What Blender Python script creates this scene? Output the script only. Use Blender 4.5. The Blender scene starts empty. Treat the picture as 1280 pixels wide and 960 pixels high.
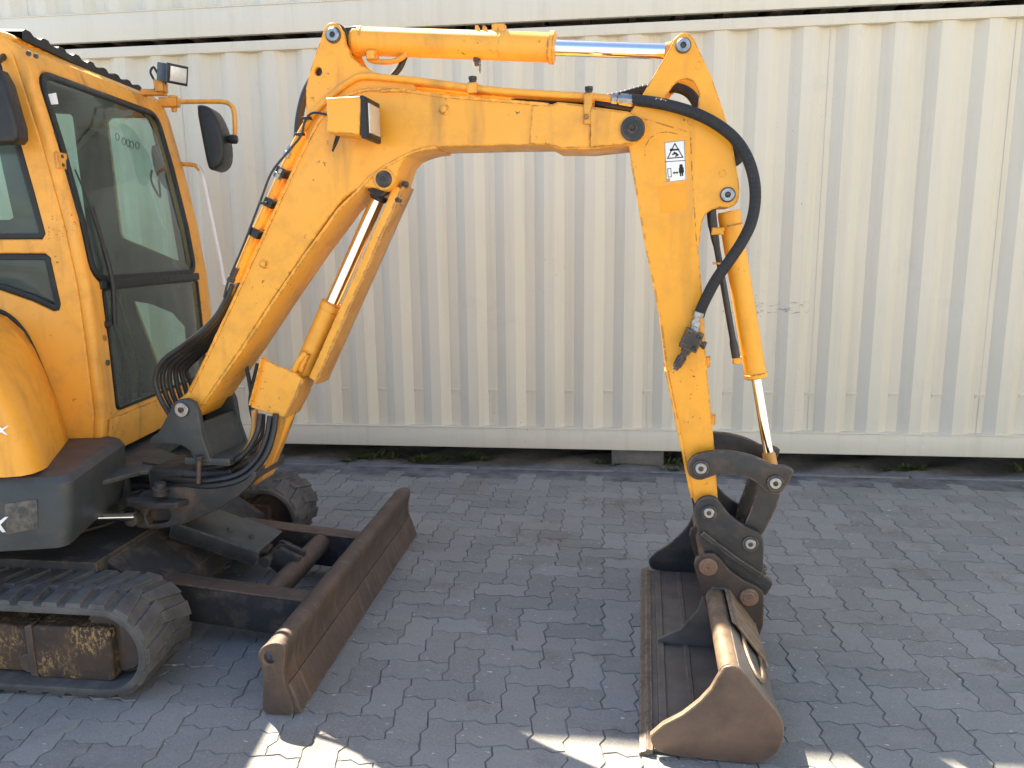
import bpy, bmesh, math, random
import numpy as np
from mathutils import Vector, Matrix
random.seed(7)
SC = bpy.context.scene
COL = SC.collection
# ------------------------------------------------------------------ camera
F_PX, PITCH, ROLL, YAW, CAM_H = 945.17, 0.1790, -0.0121, 0.1211, 1.5877
_cy, _sy, _cp, _sp = math.cos(YAW), math.sin(YAW), math.cos(PITCH), math.sin(PITCH)
CF = np.array([-_sy*_cp, _cy*_cp, -_sp]); _R = np.array([_cy, _sy, 0.]); _U = np.cross(_R, CF)
CR = math.cos(ROLL)*_R + math.sin(ROLL)*_U
CU = -math.sin(ROLL)*_R + math.cos(ROLL)*_U
CC = np.array([0, 0, CAM_H])
cam = bpy.data.cameras.new('camera'); cam.sensor_width = 36; cam.lens = F_PX/1280*36
cam.clip_start = 0.05; cam.clip_end = 3000
camo = bpy.data.objects.new('camera', cam); COL.objects.link(camo)
camo.matrix_world = Matrix(((CR[0], CU[0], -CF[0], 0), (CR[1], CU[1], -CF[1], 0), (CR[2], CU[2], -CF[2], CAM_H), (0, 0, 0, 1)))
SC.camera = camo
# ------------------------------------------------------------------ light
SUN = Vector((-0.53, 0.55, 1.0)).normalized()
world = bpy.data.worlds.new('World'); SC.world = world; world.use_nodes = True
_nt = world.node_tree
_sky = _nt.nodes.new('ShaderNodeTexSky'); _sky.sky_type = 'NISHITA'; _sky.sun_disc = False
_sky.sun_elevation = math.asin(SUN.z); _sky.sun_rotation = math.atan2(SUN.x, SUN.y)
_sky.air_density = 1.0; _sky.dust_density = 1.2; _sky.ozone_density = 1.2
_nt.nodes['Background'].inputs[1].default_value = 0.085
_nt.links.new(_sky.outputs[0], _nt.nodes['Background'].inputs[0])
sl = bpy.data.lights.new('sun', 'SUN'); sl.energy = 5.0; sl.angle = math.radians(0.53); sl.color = (1, 0.89, 0.72)
so = bpy.data.objects.new('sun', sl); COL.objects.link(so); so.location = (-5, 8, 12)
so.rotation_euler = SUN.to_track_quat('Z', 'Y').to_euler()
SC.view_settings.view_transform = 'Standard'; SC.view_settings.look = 'None'
SC.view_settings.exposure = 2.25; SC.view_settings.gamma = 1; SC.view_settings.use_curve_mapping = False
SC.render.engine = 'CYCLES'
SC.cycles.max_bounces = 7; SC.cycles.diffuse_bounces = 4; SC.cycles.glossy_bounces = 3; SC.cycles.transparent_max_bounces = 14

# ------------------------------------------------------------------ node helpers
class NT:
    def __init__(s, name):
        s.m = bpy.data.materials.new(name); s.m.use_nodes = True; s.t = s.m.node_tree
        s.b = s.t.nodes['Principled BSDF']; s.out = s.t.nodes['Material Output']
    def n(s, kind, **kw):
        nd = s.t.nodes.new(kind)
        for k, v in kw.items():
            if isinstance(k, str) and hasattr(nd, k): setattr(nd, k, v)
        return nd
    def put(s, sock, v):
        if isinstance(v, bpy.types.NodeSocket): s.t.links.new(v, sock)
        elif isinstance(v, (tuple, list)): sock.default_value = tuple(v) + ((1,) if len(v) == 3 and len(sock.default_value) == 4 else ())
        else: sock.default_value = v
    def pos(s): return s.n('ShaderNodeNewGeometry').outputs['Position']
    def noise(s, scale, detail=4, rough=.55, vec=None, sc3=None, dist=0):
        nd = s.n('ShaderNodeTexNoise'); v = vec or s.pos()
        if sc3:
            mp = s.n('ShaderNodeMapping'); s.put(mp.inputs['Vector'], v); mp.inputs['Scale'].default_value = sc3; v = mp.outputs[0]
        s.put(nd.inputs['Vector'], v); nd.inputs['Scale'].default_value = scale
        nd.inputs['Detail'].default_value = detail; nd.inputs['Roughness'].default_value = rough; nd.inputs['Distortion'].default_value = dist
        return nd.outputs[0]
    def ramp(s, fac, a, b, c0=0., c1=1.):
        r = s.n('ShaderNodeMapRange'); s.put(r.inputs[0], fac); r.inputs[1].default_value = a; r.inputs[2].default_value = b
        r.inputs[3].default_value = c0; r.inputs[4].default_value = c1; return r.outputs[0]
    def math(s, op, a, b=0., clamp=False):
        m = s.n('ShaderNodeMath'); m.operation = op; m.use_clamp = clamp; s.put(m.inputs[0], a); s.put(m.inputs[1], b); return m.outputs[0]
    def mix(s, f, a, b, mode='MIX'):
        m = s.n('ShaderNodeMix'); m.data_type = 'RGBA'; m.blend_type = mode
        s.put(m.inputs[0], f); s.put(m.inputs[6], a); s.put(m.inputs[7], b); return m.outputs[2]
    def bump(s, h, strength=.3, dist=.002):
        b = s.n('ShaderNodeBump'); s.put(b.inputs['Height'], h); b.inputs['Strength'].default_value = strength; b.inputs['Distance'].default_value = dist
        s.t.links.new(b.outputs[0], s.b.inputs['Normal'])
    def edge(s, radius=.010, lo=.012, hi=.07):
        bv = s.n('ShaderNodeBevel'); bv.samples = 4; bv.inputs[0].default_value = radius
        g = s.n('ShaderNodeNewGeometry'); d = s.n('ShaderNodeVectorMath'); d.operation = 'DOT_PRODUCT'
        s.t.links.new(bv.outputs[0], d.inputs[0]); s.t.links.new(g.outputs['Normal'], d.inputs[1])
        return s.ramp(s.math('SUBTRACT', 1., d.outputs['Value']), lo, hi)
    def set(s, col=None, rough=None, metal=None, spec=None):
        if col is not None: s.put(s.b.inputs['Base Color'], col)
        if rough is not None: s.put(s.b.inputs['Roughness'], rough)
        if metal is not None: s.put(s.b.inputs['Metallic'], metal)
        if spec is not None: s.put(s.b.inputs['Specular IOR Level'], spec)
        return s.m

def m_yellow(name, c1, c2, wear=1., chipscale=45.):
    k = NT(name)
    col = k.mix(k.noise(1.7, 3), c1, c2)
    col = k.mix(k.ramp(k.noise(6, 6, .72), .50, .74, 0, .5*wear), col, (.42, .20, .05))
    st = k.noise(9, 5, .6, sc3=(1, 1, .12))
    col = k.mix(k.ramp(st, .55, .75, 0, .5*wear), col, (.20, .11, .045))
    chip = k.math('MULTIPLY', k.ramp(k.noise(chipscale, 4, .62), .635, .65), k.ramp(k.noise(4.5, 3), .56, .62))
    ed = k.math('MULTIPLY', k.edge(), k.ramp(k.noise(34, 5, .72), .47, .53))
    ch = k.math('MAXIMUM', chip, ed, True)
    col = k.mix(k.math('MULTIPLY', ch, .9), col, (.055, .028, .018))
    col = k.mix(k.ramp(k.noise(2.3, 5, .6), .45, .72, 0, .15), col, (.84, .47, .12))
    k.bump(k.noise(260, 2), .12, .001)
    return k.set(col, k.ramp(k.noise(12, 4), .3, .7, .28, .55), 0, .45)
def m_simple(name, c1, c2, rough=(.5, .7), scale=6, metal=0., bump=(200, .15, .001), edge=None, streak=None, spec=.4, scrape=None):
    k = NT(name)
    col = k.mix(k.ramp(k.noise(scale, 5, .65), .3, .7), c1, c2)
    if streak: col = k.mix(k.ramp(k.noise(streak[1], 5, .7), .5, .75, 0, streak[2]), col, streak[0])
    if scrape: col = k.mix(k.ramp(k.noise(scrape[0], 5, .7, sc3=(1.5, 7, .5)), .54, .70, 0, scrape[1]), col, (.24, .19, .155))
    if edge: col = k.mix(k.math('MULTIPLY', k.edge(), k.ramp(k.noise(30, 4, .7), .40, .6, 0, edge[1])), col, edge[0])
    if bump: k.bump(k.noise(bump[0], 3, .7), bump[1], bump[2])
    return k.set(col, k.ramp(k.noise(scale*1.7, 4), .3, .7, *rough), metal, spec)

M = {}
M['yellow'] = m_yellow('yellow_paint', (.85, .385, .036), (.80, .345, .030))
M['yellow_arm'] = m_yellow('yellow_paint_arm', (.86, .372, .020), (.82, .345, .018), .8)
M['yellow_cab'] = m_yellow('yellow_paint_cab', (.83, .385, .050), (.77, .335, .038), 1.2, 60)
M['yellow_deep'] = m_simple('yellow_paint_unfaded', (.86, .33, .014), (.84, .32, .014), (.3, .4), 20)
M['yellow_worn'] = m_yellow('yellow_paint_worn', (.62, .28, .05), (.45, .21, .05), 2.2, 30)
M['chrome'] = m_simple('chrome_rod', (.86, .85, .83), (.80, .79, .77), (.06, .14), 30, 1., (300, .02, .0005))
M['steel'] = m_simple('bright_steel', (.42, .42, .42), (.22, .22, .22), (.28, .45), 60, 1.)
M['grey'] = m_simple('grey_paint', (.050, .056, .055), (.034, .038, .039), (.38, .6), 7, 0, (180, .2, .001), ((.16, .13, .10), .7), ((.11, .095, .08), 9, .5))
M['skirt'] = m_simple('grey_skirt', (.052, .058, .059), (.036, .04, .042), (.4, .6), 5, 0, (220, .25, .001), ((.15, .14, .13), .5), ((.10, .085, .07), 11, .5))
M['black'] = m_simple('black_steel', (.030, .030, .031), (.017, .017, .018), (.35, .6), 15, 0, (150, .25, .001), ((.22, .16, .12), .8), ((.09, .06, .045), 14, .55))
M['link'] = m_simple('link_steel', (.050, .049, .047), (.028, .028, .028), (.32, .5), 12, .25, (120, .25, .001), ((.30, .19, .13), .9), ((.12, .07, .05), 11, .6))
M['rust_light'] = m_simple('rusty_pin', (.22, .12, .075), (.13, .075, .05), (.5, .75), 14, .2, (90, .4, .002), ((.3, .2, .15), .8), ((.06, .045, .04), 16, .6))
M['cast'] = m_simple('worn_casting', (.045, .045, .046), (.028, .028, .029), (.4, .65), 7, .1, (80, .5, .003), ((.22, .13, .08), .8), ((.17, .095, .055), 5, .85))
M['ear'] = m_simple('oily_ear', (.060, .043, .034), (.022, .020, .020), (.35, .65), 7, .2, (90, .4, .002), ((.26, .13, .07), .95), ((.15, .08, .045), 7, .6))
M['edge_dark'] = m_simple('worn_edge', (.17, .125, .09), (.10, .075, .055), (.4, .6), 20, .3, (100, .5, .002), ((.4, .33, .25), .8), ((.05, .042, .036), 22, .7))
M['rust'] = m_simple('rusty_steel', (.120, .080, .060), (.072, .054, .044), (.5, .75), 5, .25, (90, .4, .002), ((.20, .15, .12), .8), ((.18, .105, .062), 6, .6), scrape=(6, .45))
M['bucket'] = m_simple('bucket_steel', (.195, .128, .092), (.125, .086, .066), (.38, .6), 4, .35, (110, .35, .0015), ((.30, .25, .2), .7), ((.06, .05, .045), 6, .6))
M['bucket_in'] = m_simple('bucket_inside', (.17, .152, .135), (.075, .068, .062), (.4, .65), 5, .3, (90, .4, .002), ((.25, .2, .16), .7), ((.16, .095, .055), 4, .45))
M['edge'] = m_simple('cutting_edge_steel', (.30, .215, .14), (.16, .105, .07), (.4, .6), 20, .4, (100, .4, .0015), ((.4, .33, .25), .7), ((.07, .05, .04), 16, .6))
M['rubber'] = m_simple('track_rubber', (.105, .098, .09), (.055, .052, .05), (.7, .9), 9, 0, (70, .5, .004), ((.16, .15, .14), .6), ((.17, .155, .135), 5, .6), .25)
M['under'] = m_simple('dirty_undercarriage', (.036, .034, .034), (.02, .02, .021), (.55, .8), 6, 0, (60, .5, .003), ((.16, .10, .06), .9), ((.15, .105, .07), 8, .75))
def m_trackframe():
    k = NT('worn_track_frame')
    col = k.mix(k.ramp(k.noise(6, 5, .65), .3, .7), (.040, .034, .030), (.10, .058, .036))
    fl = k.math('MULTIPLY', k.ramp(k.noise(75, 5, .75, sc3=(1, 1, .6)), .50, .56), k.ramp(k.noise(6.5, 3, .6), .42, .58))
    col = k.mix(k.math('MULTIPLY', fl, .9), col, (.36, .225, .085))
    col = k.mix(k.math('MULTIPLY', k.edge(), k.ramp(k.noise(30, 4, .7), .4, .6, 0, .7)), col, (.20, .115, .07))
    k.bump(k.noise(70, 4, .7), .5, .003)
    return k.set(col, .7, 0, .3)
M['trackframe'] = m_trackframe()
M['plastic'] = m_simple('black_plastic', (.022, .022, .023), (.014, .014, .015), (.35, .5), 20, 0, (300, .15, .0008))
M['seal'] = m_simple('rubber_seal', (.016, .018, .019), (.011, .012, .013), (.4, .55), 20)
M['trim'] = m_simple('cab_interior_trim', (.035, .038, .038), (.022, .024, .025), (.6, .8), 8)
M['white'] = m_simple('white_print', (.80, .80, .78), (.74, .74, .72), (.4, .5), 20)
M['ink'] = m_simple('black_print', (.012, .012, .012), (.01, .01, .01), (.4, .5), 20)
M['orange_ink'] = m_simple('orange_print', (.65, .22, .03), (.6, .2, .03), (.4, .5), 20)
M['concrete'] = m_simple('block_concrete', (.22, .215, .205), (.14, .137, .13), (.8, .95), 12, 0, (60, .5, .003))
M['leaf'] = m_simple('weed_leaf', (.07, .105, .03), (.12, .155, .06), (.6, .8), 30, 0, None)
# hose: wound spiral texture along its length comes from the UV made by tube()
def m_hose():
    k = NT('hose_rubber'); uv = k.n('ShaderNodeUVMap').outputs[0]; sp = k.n('ShaderNodeSeparateXYZ'); k.put(sp.inputs[0], uv)
    a = k.math('ADD', k.math('MULTIPLY', sp.outputs[1], 62.), sp.outputs[0])
    fr = k.math('FRACT', a); h = k.ramp(k.math('ABSOLUTE', k.math('SUBTRACT', fr, .5)), .36, .48, 1., 0.)
    k.bump(h, .6, .0018)
    return k.set(k.mix(k.noise(14, 5), (.018, .019, .021), (.034, .035, .037)), .58, 0, .25)
M['wound'] = m_hose()
M['rubberhose'] = m_simple('plain_hose', (.016, .017, .018), (.03, .03, .031), (.3, .45), 14, 0, (400, .1, .0006))
def m_glass(name, tint):
    k = NT(name)
    tr = k.n('ShaderNodeBsdfTransparent'); tr.inputs[0].default_value = tint + (1,)
    gl = k.n('ShaderNodeBsdfGlossy'); gl.inputs['Roughness'].default_value = .03
    fr = k.n('ShaderNodeFresnel'); k.put(fr.inputs[0], k.ramp(k.n('ShaderNodeNewGeometry').outputs['Backfacing'], 0, 1, 1.45, 1/1.45))
    mx = k.n('ShaderNodeMixShader'); k.put(mx.inputs[0], fr.outputs[0]); k.t.links.new(tr.outputs[0], mx.inputs[1]); k.t.links.new(gl.outputs[0], mx.inputs[2])
    df = k.n('ShaderNodeBsdfDiffuse'); df.inputs[0].default_value = (.45, .47, .44, 1)   # dust film
    m2 = k.n('ShaderNodeMixShader'); k.put(m2.inputs[0], k.ramp(k.noise(3.5, 7, .65), .35, .8, .015, .09))
    k.t.links.new(mx.outputs[0], m2.inputs[1]); k.t.links.new(df.outputs[0], m2.inputs[2])
    k.t.links.new(m2.outputs[0], k.out.inputs['Surface'])
    return k.m
M['glass'] = m_glass('tinted_glass', (.80, .905, .865))
M['lens'] = m_simple('lamp_lens', (.75, .75, .70), (.6, .6, .57), (.12, .25), 40, .5, (350, .5, .002))
def m_container(name, c1, c2, scuff=False):
    k = NT(name); P = k.pos()
    col = k.mix(k.ramp(k.noise(1.1, 4), .3, .7), c1, c2)
    col = k.mix(k.ramp(k.noise(6, 7, .7, sc3=(1.6, 1.6, .07)), .5, .8, 0, .35), col, (.40, .36, .28))
    col = k.mix(k.ramp(k.noise(2.2, 6, .75), .58, .8, 0, .25), col, (.34, .33, .31))
    col = k.mix(k.math('MULTIPLY', k.ramp(k.noise(75, 2), .72, .74), k.ramp(k.noise(1.3, 3), .54, .66)), col, (.10, .06, .04))
    if scuff:   # rubbed-off lettering and scrapes at knee height
        sp = k.n('ShaderNodeSeparateXYZ'); k.put(sp.inputs[0], P)
        bx = k.math('MULTIPLY', k.ramp(k.math('ABSOLUTE', k.math('SUBTRACT', sp.outputs[0], scuff[0])), scuff[2], scuff[2]*.93), k.ramp(k.math('ABSOLUTE', k.math('SUBTRACT', sp.outputs[2], scuff[1])), .042, .036))
        mk = k.math('MULTIPLY', bx, k.ramp(k.noise(11, 6, .8, sc3=(1, 1, 3.5)), .53, .58, 0, .75))
        col = k.mix(mk, col, (.17, .17, .18))
    k.bump(k.noise(3.0, 5, .6), .25, .012)
    return k.set(col, k.ramp(k.noise(5, 5), .3, .7, .38, .58), 0, .4)
M['cream'] = m_container('cream_container_paint', (.635, .585, .468), (.67, .615, .502), (1.10, 1.16, .30))
M['cream2'] = m_container('cream_container_paint_upper', (.65, .61, .49), (.68, .64, .53))
def m_paver():
    k = NT('paver_concrete')
    oi = k.n('ShaderNodeObjectInfo').outputs['Random']; ri = k.n('ShaderNodeNewGeometry').outputs['Random Per Island']
    rnd = k.math('FRACT', k.math('ADD', oi, ri))
    col = k.mix(rnd, (.178, .176, .162), (.262, .256, .236))
    col = k.mix(k.ramp(k.noise(1.1, 5, .6), .35, .7, 0, .55), col, (.210, .206, .190))
    col = k.mix(k.ramp(k.noise(2.6, 5, .72, sc3=(.45, 1.7, 1)), .50, .72, 0, .55), col, (.27, .265, .255))
    col = k.mix(k.ramp(k.noise(1.7, 6, .65), .55, .70, 0, .55), col, (.17, .125, .085))
    col = k.mix(k.ramp(k.noise(3.4, 5, .7), .57, .74, 0, .45), col, (.10, .097, .09))
    col = k.mix(k.ramp(k.noise(26, 4, .75), .56, .72, 0, .5), col, (.29, .285, .28))
    col = k.mix(k.ramp(k.noise(110, 4, .7), .50, .70, 0, .5), col, (.31, .305, .29))
    col = k.mix(k.ramp(k.noise(150, 4, .7), .52, .72, 0, .55), col, (.085, .083, .078))
    col = k.mix(k.ramp(k.noise(60, 3, .5, sc3=(.5, 1.2, 1)), .70, .72, 0, .8), col, (.60, .59, .57))
    k.bump(k.noise(210, 3, .75), .55, .0035)
    return k.set(col, k.ramp(k.noise(9, 5), .3, .7, .72, .92), 0, .3)
M['paver'] = m_paver()
M['joint'] = m_simple('joint_sand', (.21, .205, .198), (.06, .058, .056), (.9, 1), 5, 0, (150, .6, .004))
M['dirt'] = m_simple('dirt', (.17, .158, .14), (.27, .25, .225), (.9, 1), 9, 0, (45, .9, .012))
M['yard'] = m_simple('yard_ground', (.20, .195, .19), (.27, .26, .25), (.85, .95), 2.5, 0, (60, .5, .004))

# ------------------------------------------------------------------ mesh helpers
WL = {}
def tag(o, label=None, cat=None, group=None, kind=None):
    for k, v in (('label', label), ('category', cat), ('group', group), ('kind', kind)):
        if v: o[k] = v
    return o
def empty(name, loc):
    o = bpy.data.objects.new(name, None); o.empty_display_size = .2; COL.objects.link(o); o.location = loc; WL[o] = Vector(loc); return o
def link(name, me, mat, parent=None, angle=35, smooth=True):
    """me holds world coordinates; it is re-centred and parented"""
    n = len(me.vertices); co = np.empty(n*3); me.vertices.foreach_get('co', co); co = co.reshape(-1, 3)
    lo, hi = co.min(0), co.max(0); c = (lo+hi)/2
    if parent is None: c[2] = lo[2]
    me.vertices.foreach_set('co', (co-c).ravel())
    me.materials.clear(); me.materials.append(M[mat] if isinstance(mat, str) else mat)
    if smooth:
        me.polygons.foreach_set('use_smooth', [True]*len(me.polygons)); me.set_sharp_from_angle(angle=math.radians(angle))
    me.update(); me.name = name
    o = bpy.data.objects.new(name, me); COL.objects.link(o)
    WL[o] = Vector(c)
    if parent is not None: o.parent = parent; o.location = WL[o]-WL[parent]
    else: o.location = c
    return o
def from_bm(name, bm, mat, parent=None, angle=35, smooth=True, fix=True):
    if fix: bmesh.ops.recalc_face_normals(bm, faces=bm.faces)
    me = bpy.data.meshes.new(name); bm.to_mesh(me); bm.free(); return link(name, me, mat, parent, angle, smooth)
class Fr:
    """a vertical working plane of the place: u forward, v sideways (away from the camera), w up"""
    def __init__(s, ox, oy, deg):
        a = math.radians(deg); s.o = np.array([ox, oy, 0.]); s.u = np.array([math.cos(a), math.sin(a), 0.]); s.v = np.array([-math.sin(a), math.cos(a), 0.])
    def on(s, px, py, v):
        d = CF + CR*(px-640)/F_PX - CU*(py-480)/F_PX
        t = ((s.o-CC) @ s.v + v)/(d @ s.v); P = CC + t*d
        return (float((P-s.o) @ s.u), float(P[2]))
    def P(s, u, v, w): return s.o + u*s.u + v*s.v + np.array([0, 0, w])
    def px(s, pts, v): return [s.on(a, b, v) for a, b in pts]
    def w3(s, px, py, v): u, w = s.on(px, py, v); return s.P(u, v, w)
B = Fr(.3, 2.87, -3)        # boom, arm and bucket
H = Fr(-2.55, 3.1, 10)      # slewed house with the cab
W = Fr(0, 0, 0)             # yard, container and undercarriage
def chaikin(p, n=1):
    for _ in range(n):
        q = []
        for i in range(len(p)):
            a, b = p[i], p[(i+1) % len(p)]
            q += [(a[0]*.75+b[0]*.25, a[1]*.75+b[1]*.25), (a[0]*.25+b[0]*.75, a[1]*.25+b[1]*.75)]
        p = q
    return p
def circle(u, w, r, n=20): return [(u+r*math.cos(2*math.pi*i/n), w+r*math.sin(2*math.pi*i/n)) for i in range(n)]
def rrect(x0, y0, x1, y1, r, n=4):
    out = []
    for cx, cy, a in ((x1-r, y1-r, 0), (x0+r, y1-r, 90), (x0+r, y0+r, 180), (x1-r, y0+r, 270)):
        for i in range(n+1):
            t = math.radians(a+90*i/n); out.append((cx+r*math.cos(t), cy+r*math.sin(t)))
    return out
def flat(outlines, T, bevel=.003, res=1):
    """filled 2D outline(s), later ones are holes, thickness T about z=0"""
    cu = bpy.data.curves.new('o', 'CURVE'); cu.dimensions = '2D'; cu.fill_mode = 'BOTH'
    bevel = min(bevel, T*.45)
    cu.extrude = max(T/2-bevel, 0.00005); cu.bevel_depth = bevel; cu.bevel_resolution = res; cu.offset = -bevel
    for ol in outlines:
        sp = cu.splines.new('POLY'); sp.points.add(len(ol)-1)
        for p, c in zip(sp.points, ol): p.co = (c[0], c[1], 0, 1)
        sp.use_cyclic_u = True
    o = bpy.data.objects.new('o', cu); me = bpy.data.meshes.new_from_object(o)
    bpy.data.objects.remove(o); bpy.data.curves.remove(cu); return me
def remap(me, fn, breaks=()):
    bm = bmesh.new(); bm.from_mesh(me); bpy.data.meshes.remove(me)
    bmesh.ops.remove_doubles(bm, verts=bm.verts, dist=1e-6)
    for b in breaks:
        bmesh.ops.bisect_plane(bm, geom=list(bm.verts)+list(bm.edges)+list(bm.faces), plane_co=(0, b, 0), plane_no=(0, 1, 0))
    for v in bm.verts: v.co = Vector(fn(*v.co))
    return bm
def plate(name, fr, outlines, v0, v1, mat, parent=None, bevel=.003, res=1, angle=35):
    if isinstance(outlines[0][0], (int, float)): outlines = [outlines]
    vc = (v0+v1)/2
    bm = remap(flat(outlines, abs(v1-v0), bevel, res), lambda x, y, z: fr.P(x, vc-z, y))
    return from_bm(name, bm, mat, parent, angle)
def hplate(name, fr, outline, w0, w1, mat, parent=None, bevel=.004, res=1):
    """outline in (u,v), upright thickness"""
    wc = (w0+w1)/2
    ols = [outline] if isinstance(outline[0][0], (int, float)) else outline
    bm = remap(flat(ols, w1-w0, bevel, res), lambda x, y, z: fr.P(x, y, wc+z))
    return from_bm(name, bm, mat, parent)
def box(name, fr, u0, u1, v0, v1, w0, w1, mat, parent=None, bevel=.004):
    return plate(name, fr, [(u0, w0), (u1, w0), (u1, w1), (u0, w1)], v0, v1, mat, parent, bevel)
def bm_box(bm, p0, p1):
    r = bmesh.ops.create_cube(bm, size=1); 
    for v in r['verts']: v.co = Vector([(a+b)/2+(b-a)*c for a, b, c in zip(p0, p1, v.co)])
def obox(name, c, ax, size, mat, parent=None, bevel=.003):
    """box at centre c, axes ax (3 unit vectors), full sizes"""
    c = np.array(c); A = [np.array(a, float) for a in ax]
    sx, sy, sz = size
    bm = remap(flat([[(-sx/2, -sy/2), (sx/2, -sy/2), (sx/2, sy/2), (-sx/2, sy/2)]], sz, bevel), lambda x, y, z: c+A[0]*x+A[1]*y+A[2]*z)
    return from_bm(name, bm, mat, parent)
def smooth_path(pts, per=6):
    P = [np.array(p, float) for p in pts]; P = [2*P[0]-P[1]]+P+[2*P[-1]-P[-2]]; out = []
    for i in range(1, len(P)-2):
        for k in range(per):
            t = k/per; a, b, c, d = P[i-1], P[i], P[i+1], P[i+2]
            out.append(.5*((2*b)+(c-a)*t+(2*a-5*b+4*c-d)*t*t+(3*b-a-3*c+d)*t**3))
    out.append(P[-2]); return out
def bm_tube(bm, path, r, n=10, uvl=None):
    path = [np.array(p, float) for p in path]
    rr = list(np.interp(np.linspace(0, 1, len(path)), np.linspace(0, 1, len(r)), r)) if isinstance(r, (list, tuple)) else [r]*len(path)
    T = [path[min(i+1, len(path)-1)]-path[max(i-1, 0)] for i in range(len(path))]; T = [t/np.linalg.norm(t) for t in T]
    a = np.array([0, 0, 1.]) if abs(T[0][2]) < .9 else np.array([1., 0, 0]); X = np.cross(T[0], a); X /= np.linalg.norm(X)
    rings = []; L = 0; Ls = []
    for i, p in enumerate(path):
        if i: L += np.linalg.norm(p-path[i-1])
        Ls.append(L)
        X = X-T[i]*(X @ T[i]); X /= np.linalg.norm(X); Y = np.cross(T[i], X)
        rings.append([bm.verts.new(Vector(p+rr[i]*(X*math.cos(2*math.pi*k/n)+Y*math.sin(2*math.pi*k/n)))) for k in range(n)])
    for i in range(len(rings)-1):
        for k in range(n):
            f = bm.faces.new((rings[i][k], rings[i][(k+1) % n], rings[i+1][(k+1) % n], rings[i+1][k]))
            if uvl:
                for lp, (a_, b_) in zip(f.loops, ((k/n, Ls[i]), ((k+1)/n, Ls[i]), ((k+1)/n, Ls[i+1]), (k/n, Ls[i+1]))): lp[uvl].uv = (a_, b_)
    bm.faces.new(rings[0][::-1]); bm.faces.new(rings[-1])
def tube(name, pts, r, mat, parent=None, n=10, per=6, smooth=True):
    bm = bmesh.new(); uvl = bm.loops.layers.uv.new('UVMap')
    bm_tube(bm, smooth_path(pts, per) if smooth else pts, r, n, uvl)
    return from_bm(name, bm, mat, parent, 50)
def lathe(name, p0, p1, prof, mat, parent=None, n=24):
    """prof: (distance along p0->p1 in metres, radius)"""
    p0 = np.array(p0, float); d = np.array(p1, float)-p0; d /= np.linalg.norm(d)
    a = np.array([0, 0, 1.]) if abs(d[2]) < .9 else np.array([1., 0, 0]); X = np.cross(d, a); X /= np.linalg.norm(X); Y = np.cross(d, X)
    bm = bmesh.new(); R = []
    for t, r in prof:
        R.append([bm.verts.new(Vector(p0+d*t+max(r, .0002)*(X*math.cos(2*math.pi*k/n)+Y*math.sin(2*math.pi*k/n)))) for k in range(n)])
    for i in range(len(R)-1):
        for k in range(n): bm.faces.new((R[i][k], R[i][(k+1) % n], R[i+1][(k+1) % n], R[i+1][k]))
    bm.faces.new(R[0][::-1]); bm.faces.new(R[-1])
    return from_bm(name, bm, mat, parent, 30)
def pin(fr, px, v, r, parent, mat='steel', name='pin', out=.014, core=True, collar=None):
    """pin head on the plate face at v, facing the camera side"""
    u, w = fr.on(px[0], px[1], v); a, b = fr.P(u, v+.004, w), fr.P(u, v-1, w)
    if collar: lathe('pin_collar', a, b, [(0, collar), (out*.55+.003, collar), (out*.55+.005, collar-.002), (out*.55+.005, r)], 'black' if collar and mat != 'rust' else mat, parent)
    o = lathe(name, a, b, [(0, r), (out, r), (out+.002, r-.002), (out+.002, r*.45), (out-.003, r*.42), (out-.003, 0)], mat, parent)
    if core: lathe('pin_bolt', fr.P(u, v-out+.008, w), b, [(0, r*.36), (.005, r*.36), (.0065, r*.2), (.0065, 0)], 'black', o, 6)
    return o
def len3(a, b): return float(np.linalg.norm(np.array(b)-np.array(a)))

# ------------------------------------------------------------------ ground and paving
def sheet(name, x0, x1, y0, y1, z, mat, n=1):
    bm = bmesh.new(); bmesh.ops.create_grid(bm, x_segments=n, y_segments=n, size=.5)
    for v in bm.verts: v.co = ((x0+x1)/2+v.co.x*(x1-x0), (y0+y1)/2+v.co.y*(y1-y0), z)
    return from_bm(name, bm, mat)
gnd = sheet('ground', -400, 400, -400, 400, -.05, 'yard'); tag(gnd, 'grey yard ground stretching beyond the paving', 'ground', kind='structure')
A = .119; LX, LY = -.583, 3.363; HS = .0095
PX0, PX1, PY0, PY1 = -7.0, 6.5, -1.5, 5.25
pav = sheet('pavement', PX0-.2, PX1+.2, PY0-.2, PY1+.03, -.0048, 'joint')
tag(pav, 'grey interlocking concrete block paving laid in herringbone', 'pavement', kind='structure')
def edgepts(x0, y0, x1, y1):
    """S-shaped joint between two lattice corners, start included, end left out"""
    dx, dy = x1-x0, y1-y0
    fwd = (dx+dy) > 0
    pr = [(0, 0), (.14, .25), (.36, 1), (.64, -1), (.86, -.25)]
    if not fwd: pr = [(0, 0)]+[(1-t, h) for t, h in reversed(pr[1:])]
    nx, ny = (0, 1) if abs(dx) > abs(dy) else (-1, 0)
    return [(x0+dx*t+nx*h*HS, y0+dy*t+ny*h*HS) for t, h in pr]
def paver_outline(cells):
    (w, h) = cells; pts = []
    for i in range(w): pts += edgepts(i*A, 0, (i+1)*A, 0)
    for j in range(h): pts += edgepts(w*A, j*A, w*A, (j+1)*A)
    for i in range(w, 0, -1): pts += edgepts(i*A, h*A, (i-1)*A, h*A)
    for j in range(h, 0, -1): pts += edgepts(0, j*A, 0, (j-1)*A)
    return [(x-w*A/2, y-h*A/2) for x, y in pts]
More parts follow.
